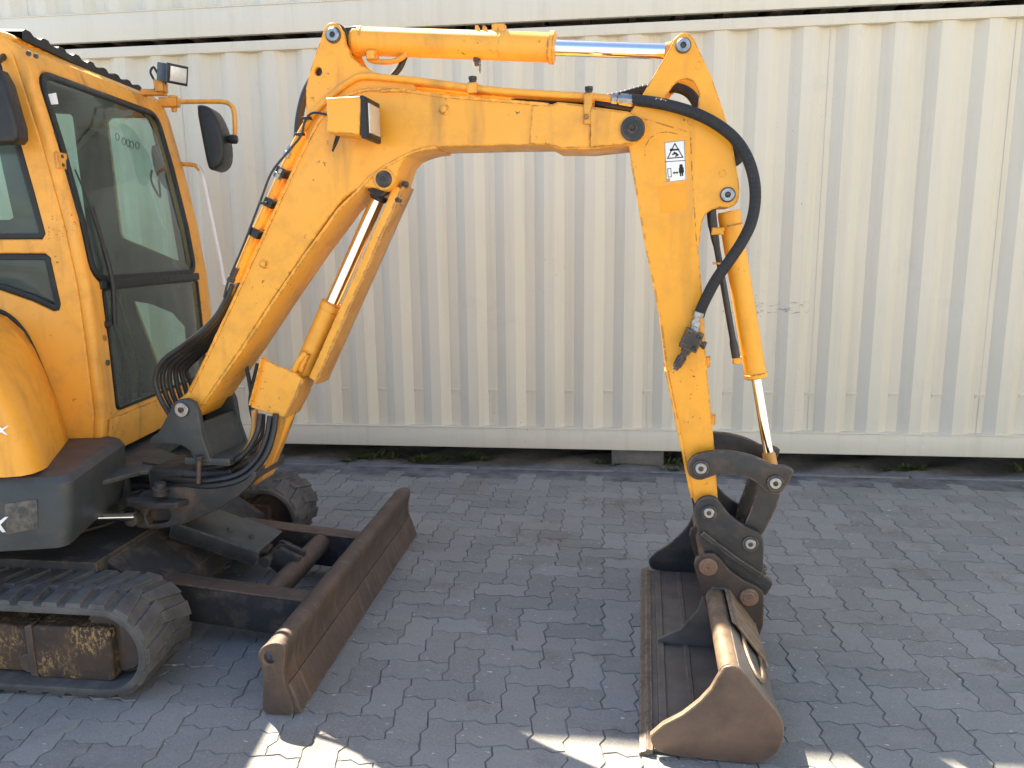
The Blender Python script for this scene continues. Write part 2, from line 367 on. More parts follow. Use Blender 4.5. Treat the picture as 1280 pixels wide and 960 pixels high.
def inset(p, d):
    n = len(p); out = []
    for i in range(n):
        a, b, c = np.array(p[i-1]), np.array(p[i]), np.array(p[(i+1) % n])
        e1 = (b-a)/np.linalg.norm(b-a); e2 = (c-b)/np.linalg.norm(c-b)
        nn = np.array([-e1[1]-e2[1], e1[0]+e2[0]]); nn /= max(np.linalg.norm(nn), .6)
        out.append(tuple(b+nn*d))
    return out
def paver_geo(cells):
    o = paver_outline(cells); a = inset(o, .0007); b = inset(o, .0034); n = len(o)
    vs = [(x, y, -.0065) for x, y in a]+[(x, y, 0) for x, y in b]
    fs = [tuple(range(n, 2*n))]+[(i, (i+1) % n, n+(i+1) % n, n+i) for i in range(n)]
    return vs, fs
GEO = {c: paver_geo(c) for c in ((2, 1), (1, 2))}
PM = {}
for c, (vs, fs) in GEO.items():
    me = bpy.data.meshes.new('paver'); me.from_pydata(vs, [], fs); me.materials.append(M['paver']); PM[c] = me
cand = []
for i in range(int((PX0-LX)/A)+1, int((PX1-LX)/A)-1):
    for j in range(int((PY0-LY)/A)+1, int((PY1-LY)/A)-1):
        c = (i+j+1) % 4
        if c == 0: cand.append(((2, 1), LX+(i+1)*A, LY+(j+.5)*A))
        elif c == 2: cand.append(((1, 2), LX+(i+.5)*A, LY+(j+1)*A))
def project(p):
    d = np.array(p)-CC; z = d @ CF
    return (640+F_PX*(d @ CR)/z, 480-F_PX*(d @ CU)/z, z) if z > .1 else (-9e9, 0, z)
def hidden(x, y):   # under the near track or the bucket
    return (x < -1.62 and 2.26 < y < 2.6) or (.2 < x < .5 and 2.2 < y < 3.5)
vis = []
for k, (c, x, y) in enumerate(cand):
    X, Y, Z = project((x, y, 0))
    if -10 < X < 1290 and Y < 985 and Z > 0 and not hidden(x, y): vis.append((Z, k))
vis.sort(); near = {k for _, k in vis[:300]}
sv, sf = [], []
for k, (c, x, y) in enumerate(cand):
    dz = random.uniform(-.0024, .0016); tx, ty, rz = random.gauss(0, .009), random.gauss(0, .009), random.gauss(0, .004)
    jx, jy = random.gauss(0, .0007), random.gauss(0, .0007)
    if k in near:
        o = bpy.data.objects.new('paver', PM[c]); COL.objects.link(o); o.parent = pav
        o.location = Vector((x+jx, y+jy, dz))-WL[pav]; o.rotation_euler = (tx, ty, rz)
    else:
        n0 = len(sv); vs, fs = GEO[c]
        sv += [(x+jx+a-b*rz, y+jy+b+a*rz, z+dz-a*ty+b*tx) for a, b, z in vs]; sf += [tuple(q+n0 for q in f) for f in fs]
me = bpy.data.meshes.new('paver_field'); me.from_pydata(sv, [], sf)
pf = link('paver_field', me, 'paver', pav, smooth=False); pf['kind'] = 'stuff'
# bare dirt under the containers
bm = bmesh.new(); bmesh.ops.create_grid(bm, x_segments=160, y_segments=26, size=.5)
for v in bm.verts:
    x, y = (v.co.x)*13.6-.2, 5.28+(v.co.y+.5)*2.7
    f = min(1, (y-5.28)/.12)
    v.co = (x, y, -.012+f*(.018*math.sin(x*3.1+y*5)+.014*math.sin(x*9.7-y*13)+random.uniform(-.006, .012)))
dirt = from_bm('dirt_strip', bm, 'dirt'); tag(dirt, 'bare dirt strip under the stacked containers', 'dirt', kind='structure')
# flush edging stones along the paving
x = -6.9; k = 0
kerb = sheet('kerb', -7, 6.4, 5.26, 5.32, -.008, 'joint'); tag(kerb, 'flush concrete edging between paving and dirt', 'kerb', kind='structure')
ke = flat([[(-.49, -.028), (.49, -.028), (.49, .028), (-.49, .028)]], .02, .003); bmk = remap(ke, lambda x, y, z: (x, y, z)); kme = bpy.data.meshes.new('edging_stone'); bmk.to_mesh(kme); bmk.free(); kme.materials.append(M['concrete'])
while x < 6:
    o = bpy.data.objects.new('edging_stone', kme); COL.objects.link(o); o.parent = kerb
    o.location = Vector((x+.5, 5.29, -.006+random.uniform(-.003, .003)))-WL[kerb]; o.rotation_euler = (0, random.gauss(0, .003), random.gauss(0, .002)); x += 1.0

# ------------------------------------------------------------------ containers
D0 = 5.336; CX0, CX1 = -6.35, 5.842
def container(name, z0, botH, mat, label, ticks, tall=2.877):
    root = empty(name, ((CX0+CX1)/2, D0+1.22, z0)); tag(root, label, 'container', 'stacked shipping containers')
    top = z0+tall
    def bx(nm, x0, x1, y0, y1, a, b, bev=.004): return box(nm, W, x0, x1, y0, y1, a, b, mat, root, bev)
    bx('bottom_rail', CX0+.16, CX1-.16, D0-.012, D0+.03, z0, z0+botH, .005)
    hplate('bottom_rail_lip', W, [(CX0+.16, D0-.018), (CX1-.16, D0-.018), (CX1-.16, D0+.1), (CX0+.16, D0+.1)], z0+botH-.002, z0+botH+.006, mat, root, .002)
    bx('top_rail', CX0+.16, CX1-.16, D0-.014, D0+.046, top-.068, top, .006)
    bx('bottom_rail', CX0+.16, CX1-.16, D0+2.40, D0+2.44, z0, z0+botH)
    for xx in (CX0, CX1-.16):
        for yy in (D0-.02, D0+2.28): bx('corner_post', xx, xx+.16, yy, yy+.16, z0-.034, top+.006)
    zb, zt = z0+botH-.01, top-.06
    # side panels, four corrugations each
    x = -1.9057-.035-.278*16; per = .278; n = 0
    while x < CX1-.17:
        xe = min(x+4*per, CX1-.165); xs = max(x, CX0+.165)
        if xe > xs+.05:
            bm = bmesh.new(); pts = []
            for q in range(5):
                b = x+q*per
                # ticks sit on the recessed face, which starts at b
                pts += [(b, .042), (b+.010, .042), (b+.060, .042), (b+.070, .042), (b+.138, 0), (b+.210, 0)]
            pts = [p for p in pts if xs-1e-6 <= p[0] <= xe+1e-6]
            if pts[-1][0] < xe-1e-4: pts.append((xe, .042))
            zs = [zb, z0+.40, z0+.425, z0+.432, z0+.47, zt-.5, zt]
            def dent(xx, dep, zz):
                q = (xx-x) % per
                if not ticks or dep < .03 or not .005 < q < .065: return 0
                return {z0+.425: -.009, z0+.47: -.002}.get(zz, 0)
            ring = [[bm.verts.new((px_, D0+dp+dent(px_, dp, z), z)) for px_, dp in pts] for z in zs]
            for a, b in zip(ring, ring[1:]):
                for k in range(len(pts)-1): bm.faces.new((a[k], a[k+1], b[k+1], b[k]))
            for f in bm.faces: f.normal_update()
            from_bm('side_panel', bm, mat, root, 20, fix=False)
            if n: tube('weld_seam', [(xs+.035, D0+.040, zb+.02), (xs+.035, D0+.040, zt-.02)], .0022, mat, root, 6, smooth=False)
            n += 1
        x += 4*per
    bx('roof', CX0+.1, CX1-.1, D0+.03, D0+2.41, top-.03, top-.012)
    bx('far_wall', CX0+.1, CX1-.1, D0+2.39, D0+2.43, z0+botH, top-.02)
    for xx in (CX0+.03, CX1-.07): bx('end_wall', xx, xx+.04, D0+.1, D0+2.3, z0+.05, top-.02)
    bx('floor', CX0+.1, CX1-.1, D0+.04, D0+2.39, z0+.12, z0+.15)
    xx = CX0+.4
    while xx < CX1-.3:
        box('cross_member', W, xx, xx+.05, D0+.03, D0+2.4, z0+.0, z0+.12, 'rust', root, .002); xx += .305
    return root
container('shipping_container', .14, .150, 'cream', 'lower cream corrugated container raised just above the paving', True)
container('shipping_container', .14+2.877+.0405, .185, 'cream2', 'upper cream container stacked on another, only its bottom rail in view', False, 2.572)
bounce_lower = container('shipping_container', .14, .150, 'cream2', 'cream container out of view, added to bounce sunlight onto the ribs', True)  # unseen stack added on the right to bounce warm sunlight onto the ribs
del bounce_lower['group']; bounce_lower.rotation_euler.z = -math.pi/2; bounce_lower.location = (8.2, -4.3, -.015)
bounce_lower['label'] = 'lower cream container of an unseen stack added to bounce sunlight'
bounce_upper = container('shipping_container', .14+2.9, .150, 'cream2', 'upper cream container of an unseen stack added to bounce sunlight', True)  # second unseen container, added to enlarge the bounce
del bounce_upper['group']; bounce_upper.rotation_euler.z = -math.pi/2; bounce_upper.location = (8.2, -4.3, 2.903)
for xx, lab in ((.62, 1), (CX0+.1, 0), (CX1-.3, 0)):
    u = xx if not lab else W.on(797, 566, 5.46)[0]
    o = plate('support_block', W, rrect(u-.19, -.03, u+.19, .1385 if lab else .105, .012, 2), 5.455 if lab else 5.40, 5.70, 'concrete', None, .008)
    if lab: tag(o, 'rough grey concrete block under the container, just behind the excavator arm', 'block')
    else: tag(o, 'rough grey concrete block under a corner post of the lower container', 'block', 'concrete blocks under the container corners')
def weed(px, py, s, n):
    d = CF + CR*(px-640)/F_PX - CU*(py-480)/F_PX; t = (0-CC[2])/d[2]; P = CC+t*d; P[1] = min(P[1], 5.50)
    bm = bmesh.new()
    for k in range(n):
        a = random.uniform(0, 6.283); L = s*random.uniform(.5, 1.1); wd = random.uniform(.004, .011); r0 = random.uniform(0, s*.9)
        b = Vector((P[0]+r0*math.cos(a*3.3)*1.7, P[1]+r0*.5*math.sin(a*3.3), -.004)); o = Vector((math.cos(a), math.sin(a), random.uniform(.35, 1.3))).normalized()
        sd = Vector((-math.sin(a), math.cos(a), .3))*wd
        m1 = b+o*L*.55; m2 = b+o*L+Vector((math.cos(a), math.sin(a), -.5))*L*.25
        v = [bm.verts.new(q) for q in (b-sd*.4, b+sd*.4, m1+sd, m1-sd, m2)]
        bm.faces.new((v[0], v[1], v[2], v[3])); bm.faces.new((v[3], v[2], v[4]))
    o = from_bm('weed', bm, 'leaf'); tag(o, 'small green weed growing at the foot of the lower container', 'weed', 'weeds along the paving edge')
for a in ((455, 574, .05, 40), (482, 568, .06, 26), (527, 576, .05, 60), (552, 574, .035, 30), (585, 573, .05, 70), (605, 575, .04, 40), (751, 579, .03, 22), (770, 581, .02, 12), (838, 588, .035, 26), (843, 574, .05, 40), (1135, 587, .05, 40), (1112, 588, .03, 24), (1062, 586, .03, 22), (1243, 573, .06, 16), (435, 577, .03, 24)): weed(a[0], a[1], a[2]*1.5, int(a[3]*1.6))

# ================================================================== EXCAVATOR
EX = empty('excavator', (-2.4, 3.1, 0))
tag(EX, 'yellow mini excavator on rubber tracks with its wide bucket set down on the paving', 'excavator')
# ---- undercarriage
def stadium(xa, xb, zc, r, n=14):
    p = [(xb+r*math.sin(math.pi*i/n), zc-r*math.cos(math.pi*i/n)) for i in range(n+1)]
    return p+[(xa-r*math.sin(math.pi*i/n), zc+r*math.cos(math.pi*i/n)) for i in range(n+1)]
def track(y0, y1, side):
    xa, xb, zc = -3.32, -1.762, .184; r = .168
    ou, inn = stadium(xa, xb, zc, r), stadium(xa, xb, zc, r-.026)
    bm = remap(flat([ou, inn], y1-y0, .006, 1), lambda x, y, z: (x, (y0+y1)/2+z, y))
    # moulded lugs: staggered slanted bars round the belt
    per = 2*(xb-xa)+2*math.pi*r; nl = 46; yc = (y0+y1)/2
    def at(s):
        s %= per; L = xb-xa
        if s < L: return np.array([xa+s, 0, zc-r]), np.array([0, 0, -1.]), np.array([1., 0, 0])
        s -= L
        if s < math.pi*r:
            a = s/r; return np.array([xb+r*math.sin(a), 0, zc-r*math.cos(a)]), np.array([math.sin(a), 0, -math.cos(a)]), np.array([math.cos(a), 0, math.sin(a)])
        s -= math.pi*r
        if s < L: return np.array([xb-s, 0, zc+r]), np.array([0, 0, 1.]), np.array([-1., 0, 0])
        a = (s-L)/r; return np.array([xa-r*math.sin(a), 0, zc+r*math.cos(a)]), np.array([-math.sin(a), 0, math.cos(a)]), np.array([-math.cos(a), 0, -math.sin(a)])
    st = per/nl
    for k in range(nl):
        for hf in (0, 1):
            ya, yb = (y0+.003, yc+.02) if hf == 0 else (yc-.02, y1-.003)
            s0 = (k+.5*hf)*st; vs = []
            wid = st*.74
            for lvl, shr in ((-.008, 0), (.014, .007)):
                for yy, sk in ((ya+shr, 0), (ya+(yb-ya)*.55, .0), (yb-shr, .0)):
                    fr_ = (yy-ya)/(yb-ya); edge = fr_ if hf == 0 else 1-fr_
                    sh = edge*st*.42; wn = wid*(1-.25*edge)-2*shr
                    for e in (-.5, .5):
                        p, nn, tt = at(s0+sh+e*wn); q = p+nn*lvl; q[1] = yy
                        vs.append(bm.verts.new(Vector(q)))
            b, t = vs[:6], vs[6:]
            for i in (0, 2): bm.faces.new((t[i], t[i+1], t[i+3], t[i+2]))
            bm.faces.new((b[0], b[1], t[1], t[0])); bm.faces.new((b[4], b[5], t[5], t[4]))
            for i in (0, 2):
                bm.faces.new((b[i], b[i+2], t[i+2], t[i])); bm.faces.new((b[i+1], b[i+3], t[i+3], t[i+1]))
    tr = from_bm('rubber_track', bm, 'rubber', EX, 40)
    ri = r-.028
    for xx, rr in ((xb, ri-.004), (xa, ri-.006)):
        lathe('idler_wheel', (xx, y0+.09, zc), (xx, 9, zc), [(0, rr*.4), (.0, rr*.86), (.015, rr*.9), (.02, rr), (.05, rr), (.055, rr*.8), (.075, rr*.8), (.08, rr), (.11, rr), (.115, rr*.8), (.12, 0)], 'rust', tr, 28)
    for xx in (-3.0, -2.55, -2.1):
        lathe('track_roller', (xx, y0+.06, .092), (xx, 9, .092), [(0, 0), (0, .036), (.03, .045), (.04, .062), (.16, .062), (.17, .045), (.2, 0)], 'rust', tr)
    yf = y0+.055
    plate('track_frame', W, [(-3.25, .06), (-2.075, .052), (-2.075, .222), (-2.2, .24), (-3.2, .24)], yf+.012, y1-.06, 'trackframe', tr, .012, 2)
    plate('track_adjuster_cover', W, rrect(-2.066, .042, -1.757, .25, .022, 3), yf-.004, y1-.06, 'trackframe', tr, .010, 2)
    plate('frame_weld', W, [(-2.09, .05), (-2.062, .045), (-2.062, .255), (-2.09, .245)], yf-.008, yf+.03, 'rust', tr, .006)
    return tr
track(2.28, 2.58, 0); track(3.62, 3.92, 1)
box('car_body', W, -3.05, -1.95, 2.56, 3.64, .13, .40, 'under', EX, .02)
plate('car_body_slope', W, [(-1.95, .14), (-1.72, .16), (-1.74, .24), (-1.95, .38)], 2.62, 3.58, 'under', EX, .012)
lathe('slew_ring', (-2.55, 3.1, .38), (-2.55, 3.1, 1), [(0, .42), (.03, .42), (.04, .36), (.12, .36)], 'under', EX, 40)
# ---- dozer blade
px = [(330, 230), (350, 195), (390, 175), (430, 170), (465, 185), (472, 220), (460, 290), (460, 350), (475, 400), (495, 450), (515, 548), (440, 552), (370, 535), (352, 500), (355, 440), (358, 360), (350, 300), (335, 260)]
sec = [(u, max(w, .004)) for u, w in W.px([(240+a/4, 760+b/4) for a, b in px], 2.262)]
body = [(-1.160, .228), (-1.140, .258), (-1.112, .273), (-1.083, .274), (-1.066, .262), (-1.064, .240), (-1.079, .190), (-1.082, .145), (-1.073, .106), (-1.061, .075), (-1.078, .06), (-1.10, .10), (-1.108, .15), (-1.112, .22), (-1.13, .235)]
blade = plate('dozer_blade', W, chaikin(body, 1), 2.266, 3.952, 'rust', EX, .003, 1)
eye = W.on(337, 822, 2.262)
plate('end_plate', W, [chaikin(sec, 1), [(eye[0]+.021*math.cos(t*.5236), eye[1]+.022*math.sin(t*.5236)) for t in range(12)]], 2.258, 2.283, 'rust', blade, .004, 1)
plate('end_plate', W, chaikin(sec, 1), 3.93, 3.958, 'rust', blade, .004, 1)
plate('wear_edge', W, [(-1.084, .10), (-1.068, .108), (-1.059, .100), (-1.030, .008), (-1.060, .003)], 2.275, 3.945, 'rust', blade, .002)
for yy in (2.62, 2.98, 3.34, 3.72):
    plate('blade_rib', W, [(-1.155, .22), (-1.10, .23), (-1.10, .05), (-1.14, .06)], yy-.008, yy+.008, 'rust', blade, .003)
for ya in (2.74, 3.40):
    plate('blade_arm', W, [(-2.2, .13), (-1.75, .10), (-1.36, .055), (-1.12, .04), (-1.10, .10), (-1.10, .185), (-1.20, .2), (-1.78, .255), (-2.2, .30)], ya-.038, ya+.038, 'under', blade, .008, 2)
    plate('arm_cap_strip', W, [(-2.15, .292), (-1.78, .258), (-1.16, .20), (-1.16, .207), (-1.78, .266), (-2.15, .30)], ya-.045, ya+.045, 'rust', blade, .002)
    hplate('arm_gusset', W, [(-1.32, ya-.04), (-1.10, ya-.04), (-1.10, ya-.17)] if ya < 3 else [(-1.32, ya+.04), (-1.10, ya+.17), (-1.10, ya+.04)], .085, .099, 'under', blade, .003)
lathe('cross_tube', (-1.36, 2.76, .175), (-1.36, 3.4, .175), [(0, .048), (.62, .048)], 'rust', blade, 24)
lathe('blade_cylinder_barrel', (-1.90, 3.08, .40), (-1.46, 3.08, .235), [(0, .034), (.0, .04), (.36, .04), (.37, .034), (.44, .030)], 'under', blade)
lathe('blade_cylinder_rod', (-2.1, 3.08, .475), (-1.80, 3.08, .36), [(0, .018), (.3, .018)], 'chrome', blade)
ga, gb = np.array([-1.86, 3.06, .422]), np.array([-1.47, 3.06, .300]); dd = (gb-ga)/len3(ga, gb)
nn = np.cross(dd, [0, 1, 0]); nn = -nn if nn[2] < 0 else nn
guard = obox('cylinder_cover_plate', (ga+gb)/2, (dd, (0, 1, 0), nn), (len3(ga, gb), .24, .012), 'skirt', blade, .003)
obox('cover_flange', (ga+gb)/2-nn*.035+np.array([0, -.117, 0]), (dd, (0, 1, 0), nn), (len3(ga, gb), .010, .07), 'black', guard, .003)
for t in (.55, .8): lathe('cover_bolt', ga+dd*len3(ga, gb)*t-np.array([0, .03, 0]), ga+dd*len3(ga, gb)*t-np.array([0, .03, 0])+nn, [(0, .012), (.016, .012), (.017, .004)], 'under', guard, 6)
for q in (-.03, .03): plate('clevis', W, [(-1.52, .22), (-1.42, .28), (-1.33, .24), (-1.36, .14), (-1.44, .16)], 3.08+q-.012, 3.08+q+.012, 'under', blade, .005)
lathe('clevis_pin', (-1.47, 2.98, .235), (-1.47, 3.2, .235), [(0, .018), (0, .026), (.02, .026), (.022, .02), (.18, .02), (.18, .026), (.2, .026), (.2, .01)], 'under', blade)

# ---- house: grey revolving frame / counterweight skirt
def loops(name, rings, mat, parent, angle=35, capb=True, capt=True):
    bm = bmesh.new(); R = [[bm.verts.new(Vector(p)) for p in r] for r in rings]; n = len(R[0])
    for a, b in zip(R, R[1:]):
        for k in range(n): bm.faces.new((a[k], a[(k+1) % n], b[(k+1) % n], b[k]))
    if capb: bm.faces.new(R[0][::-1])
    if capt: bm.faces.new(R[-1])
    return from_bm(name, bm, mat, parent, angle)
def plan(off, fr_off, n=5):
    r = .045; cu, cv = .50-fr_off, -.78+off; pts = []
    for i in range(n+1):
        t = math.radians(-90+90*i/n); pts.append((cu-r+r*math.cos(t), cv+r+r*math.sin(t)))
    pts += [(.475-fr_off, -.50), (.45-fr_off, -.20), (.42-fr_off, -.17), (.30, -.165), (.30, .93-off), (-.9, .93-off)]
    for i in range(9):
        t = math.radians(90+22.5*i*.5); pts.append((-.9-.35*math.sin(math.pi*i/8)*1.0, .93-off-(1.71-2*off)*(i/8)))
    pts.append((-.9, cv)); return pts
rings = []
for w, off, fo in ((.46, .05, .10), (.47, .012, .055), (.52, .0, .035), (.64, 0, .005), (.76, .004, 0), (.785, .02, .02), (.79, .06, .05)):
    rings.append([H.P(u, v, w+(.06*max(0, (u+.1))/.6 if w < .5 else 0)) for u, v in plan(off, fo)])
skirt = loops('grey_skirt', rings, 'skirt', EX)
sk2 = hplate('deck_plate', H, [(-.2, -.5), (.44, -.5), (.56, -.33), (.66, -.30), (.66, -.12), (.44, .1), (.42, .9), (-.2, .9)], .655, .675, 'grey', skirt, .004)
plate('front_cheek', H, [(.28, .46), (.43, .5), (.45, .56), (.43, .66), (.28, .68)], -.20, -.17, 'grey', skirt, .006)
plate('front_cheek', H, [(.28, .46), (.47, .5), (.50, .55), (.47, .66), (.28, .68)], .0, .03, 'grey', skirt, .006)
plate('worn_label', H, rrect(.375, .545, .415, .575, .003, 2), -.2025, -.2005, 'yellow_worn', skirt, .0004)
# ---- engine side hood, rounded, beside the cab
nearp = [(.385, .80), (.372, .88), (.352, .965), (.312, 1.08), (.262, 1.17), (.19, 1.25), (.10, 1.31), (-.02, 1.35), (-.3, 1.39), (-.95, 1.40)]
farp = [(.205, .715), (.190, .82), (.170, .94), (.136, 1.085), (.106, 1.19), (.074, 1.268), (.022, 1.33), (-.06, 1.365), (-.3, 1.40), (-.95, 1.42)]
rows = []
for t, ins in ((-.80, .085), (-.79, .04), (-.765, .012), (-.72, 0), (-.62, 0), (-.45, 0), (-.30, 0), (-.215, .0), (-.195, .02)):
    f = (t+.72)/(.72-.13); f = max(0, min(1, f)); row = []
    for k, (a, b) in enumerate(zip(nearp, farp)):
        u, w = a[0]*(1-f)+b[0]*f, a[1]*(1-f)+b[1]*f
        row.append(H.P(u-ins*(.9 if k < 6 else .4), t, w-(ins*.9 if k > 3 else ins*.3 if k > 1 else 0)))
    rows.append(row)
bm = bmesh.new(); R = [[bm.verts.new(Vector(p)) for p in r] for r in rows]
for a, b in zip(R, R[1:]):
    for k in range(len(a)-1): bm.faces.new((a[k], b[k], b[k+1], a[k+1]))
for r, flip in ((R[0], 0), (R[-1], 1)):
    c = [bm.verts.new(Vector(H.P(-.95, -.80 if not flip else -.195, .80 if not flip else .715)))]
    f = list(r)+c; bm.faces.new(f if flip else f[::-1])
bmesh.ops.subdivide_edges(bm, edges=[e for e in bm.edges if len(e.link_faces) == 2], cuts=1, smooth=0.6, use_grid_fill=True) if False else None
hood = from_bm('engine_hood', bm, 'yellow', EX, 50)
tube('hood_gap_dark', [H.P(u+.006, -.198, w) for u, w in farp[:9]], .009, 'seal', hood, 8, 3)  # black tube standing in for the dark gap between hood and cab
# partial lettering: a white slanted X on hood and skirt, the rest lies outside the picture
def letter_x(name, fr, c, h, wd, v, parent):
    u, w = c; t = h*.20; sl = .28*h; pts = []
    def q(a, b): return (u+a*wd+sl*(b-.5), w+(b-.5)*h)
    tt = t/wd
    ol = [q(-.5, 0), q(-.5+tt, 0), q(0, .5-.22), q(.5-tt, 0), q(.5, 0), q(.5*tt+.02, .5), q(.5, 1), q(.5-tt, 1), q(0, .5+.22), q(-.5+tt, 1), q(-.5, 1), q(-.5*tt-.02, .5)]
    return plate(name, fr, ol, v-.0008, v+.0008, 'white', parent, .0002)
letter_x('lettering', H, H.on(2, 538, -.802), .032, .045, -.8015, hood)
letter_x('lettering', H, H.on(-2, 656, -.783), .058, .06, -.7825, skirt)
plate('label_ghost', H, H.px([(6, 630), (46, 624), (48, 660), (8, 668)], -.781), -.7818, -.7805, 'grey', skirt, .0004)

# ---- cab
CAB = None
PF = [(.352, .70), (.378, .90), (.376, 1.2), (.370, 1.45), (.342, 1.72), (.292, 2.03), (.235, 2.31), (.205, 2.40), (.15, 2.445)]
S = [0]
for a, b in zip(PF, PF[1:]): S.append(S[-1]+math.hypot(b[0]-a[0], b[1]-a[1]))
def pf_at(s):
    s = max(0, min(S[-1], s))
    for i in range(len(S)-1):
        if s <= S[i+1]+1e-9:
            f = (s-S[i])/(S[i+1]-S[i]); a, b = PF[i], PF[i+1]
            du, dw = b[0]-a[0], b[1]-a[1]; L = math.hypot(du, dw)
            return a[0]+du*f, a[1]+dw*f, dw/L, -du/L
def s_of_w(w):
    for i in range(len(S)-1):
        if PF[i][1] <= w <= PF[i+1][1]: return S[i]+(S[i+1]-S[i])*(w-PF[i][1])/(PF[i+1][1]-PF[i][1])
    return S[-1]
SK = .07     # the far side stands a touch further forward
def front(v, s, t):
    u, w, nu, nw = pf_at(s); return H.P(u+nu*t+SK*(v+.1), v, w+nw*t)
def fplate(name, outlines, t0, t1, mat, parent, bevel=.004, res=1):
    tc = (t0+t1)/2
    bm = remap(flat(outlines, t1-t0, bevel, res), lambda x, y, z: front(x, y, tc+z), [s+.0003 for s in S[1:-1]])
    return from_bm(name, bm, mat, parent, 30)
V0, V1 = -.19, 1.045
sw = s_of_w
profile = [(u, w) for u, w in PF]
# near side wall of the cab with its two window openings
outer = [(-.95, .70)]+[(u-.05 if w < 2.4 else u-.04, w) for u, w in PF]+[(.05, 2.462), (-.95, 2.46)]
win_u = H.px([(-190, 60), (-4, 62), (8, 110), (25, 180), (42, 240), (56, 292), (52, 299), (-230, 300)], V0)
win_l = H.px([(-230, 317), (56, 317), (62, 322), (75, 380), (73, 388), (66, 389), (40, 377), (0, 363), (-230, 345)], V0)
cab = plate('cab', H, [outer, win_u, win_l], V0, V0+.05, 'yellow_cab', EX, .008, 2)
def ring(pts, d):
    c = np.mean(pts, axis=0); P_ = [np.array(p) for p in pts]
    area = sum(P_[i-1][0]*P_[i][1]-P_[i][0]*P_[i-1][1] for i in range(len(P_)))
    q = inset(pts if area > 0 else pts[::-1], d); return q
for nm, wn in (('side_window', win_u), ('lower_side_window', win_l)):
    g = plate(nm, H, ring(wn, .004), V0+.02, V0+.025, 'glass', cab, .0005)
    plate('window_seal', H, [ring(wn, .002), ring(wn, .028)], V0+.006, V0+.034, 'seal', g, .003)
# far side wall: door with glass, dark trim inside
fo = [(-.95, .70)]+[(u-.05+SK, w) for u, w in PF[:-1]]+[(.05, 2.40), (-.95, 2.40)]
VF = 1.0
def clip_px(pts, v): return clip(H.px(pts, v))
def clip(pts, a=-.88, b=.31): return [(max(a, min(b, u)), w) for u, w in pts]
dw1 = clip_px([(133, 152), (138, 147), (182, 147), (187, 151), (208, 230), (232, 326), (228, 327), (154, 298), (150, 292)], VF)
dw2 = clip_px([(40, 140), (88, 142), (92, 147), (109, 283), (106, 286), (50, 275)], VF)
dw3 = clip_px([(166, 376), (190, 380), (216, 391), (236, 408), (250, 432), (262, 465), (255, 500), (215, 485), (196, 455)], VF)
dw4 = clip_px([(-130, 140), (-12, 140), (-2, 180), (18, 272), (13, 275), (-130, 275)], VF)
farw = plate('far_wall', H, [fo, dw1, dw2, dw3, dw4], VF+.008, VF+.035, 'yellow_cab', cab, .006)
plate('inner_trim', H, [fo, dw1, dw2, dw3, dw4], VF-.012, VF+.006, 'trim', farw, .004)
for d in (dw1, dw2, dw3, dw4): plate('door_window', H, ring(d, -.01), VF+.0065, VF+.0075, 'glass', farw, .0002)
lathe('door_seal', H.P(.1, VF-.02, 1.42), H.P(.42, VF-.02, 1.42), [(0, .01), (.3, .01)], 'seal', farw)
# front frame with windscreen openings
wu = [(v, s) for v, s in rrect(-.135, sw(1.462), .895, sw(2.325), .085, 5)]
wl = [(v, s) for v, s in rrect(-.075, sw(.885), .90, sw(1.432), .03, 4)]
def fr_out():
    return [(V0, S[0]), (V1, S[0]), (V1, S[-1]), (V0, S[-1])]
ff = fplate('front_frame', [fr_out(), wu, wl], -.05, .0, 'yellow_cab', cab, .022, 3)
def grow(p, d): return ring(p, -d)
fplate('windscreen_seal', [grow(wu, .004), ring(wu, .026)], -.012, .006, 'seal', ff, .004)
fplate('windscreen', [ring(wu, .018)], -.006, -.001, 'glass', cab, .0005)
fplate('lower_seal', [grow(wl, .001), ring(wl, .010)], -.012, .002, 'seal', ff, .003)
fplate('lower_windscreen', [ring(wl, .006)], -.008, -.003, 'glass', cab, .0005)
fplate('centre_bar', [rrect(-.10, sw(1.428), .905, sw(1.466), .006, 2)], -.02, .009, 'seal', ff, .004)
fplate('front_sill', [[(V0+.03, sw(.705)), (V1-.05, sw(.705)), (V1-.05, sw(.862)), (V0+.03, sw(.862))]], .001, .008, 'yellow_cab', ff, .003)
# rear and roof
box('rear_wall', H, -.97, -.93, V0, VF+.03, .70, 2.0, 'yellow_cab', cab, .01)
box('rear_header', H, -.97, -.90, V0, VF+.03, 2.32, 2.44, 'yellow_cab', cab, .01)
for vv in (V0, VF-.05): box('rear_pillar', H, -.97, -.91, vv, vv+.08, 1.9, 2.4, 'yellow_cab', cab, .01)
box('rear_window', H, -.952, -.947, V0+.05, VF-.03, 1.98, 2.34, 'glass', cab, .0005)
roof = plate('roof', H, chaikin([(.19, 2.425), (.16, 2.455), (.06, 2.475), (-.4, 2.485), (-.97, 2.47), (-.97, 2.42), (.1, 2.415)], 1), V0+.01, VF+.03, 'yellow_cab', cab, .012, 2)
plate('roof_lining', H, [(.20, 2.385), (.14, 2.41), (-.92, 2.41), (-.92, 2.39)], V0+.04, VF-.01, 'trim', cab, .004)
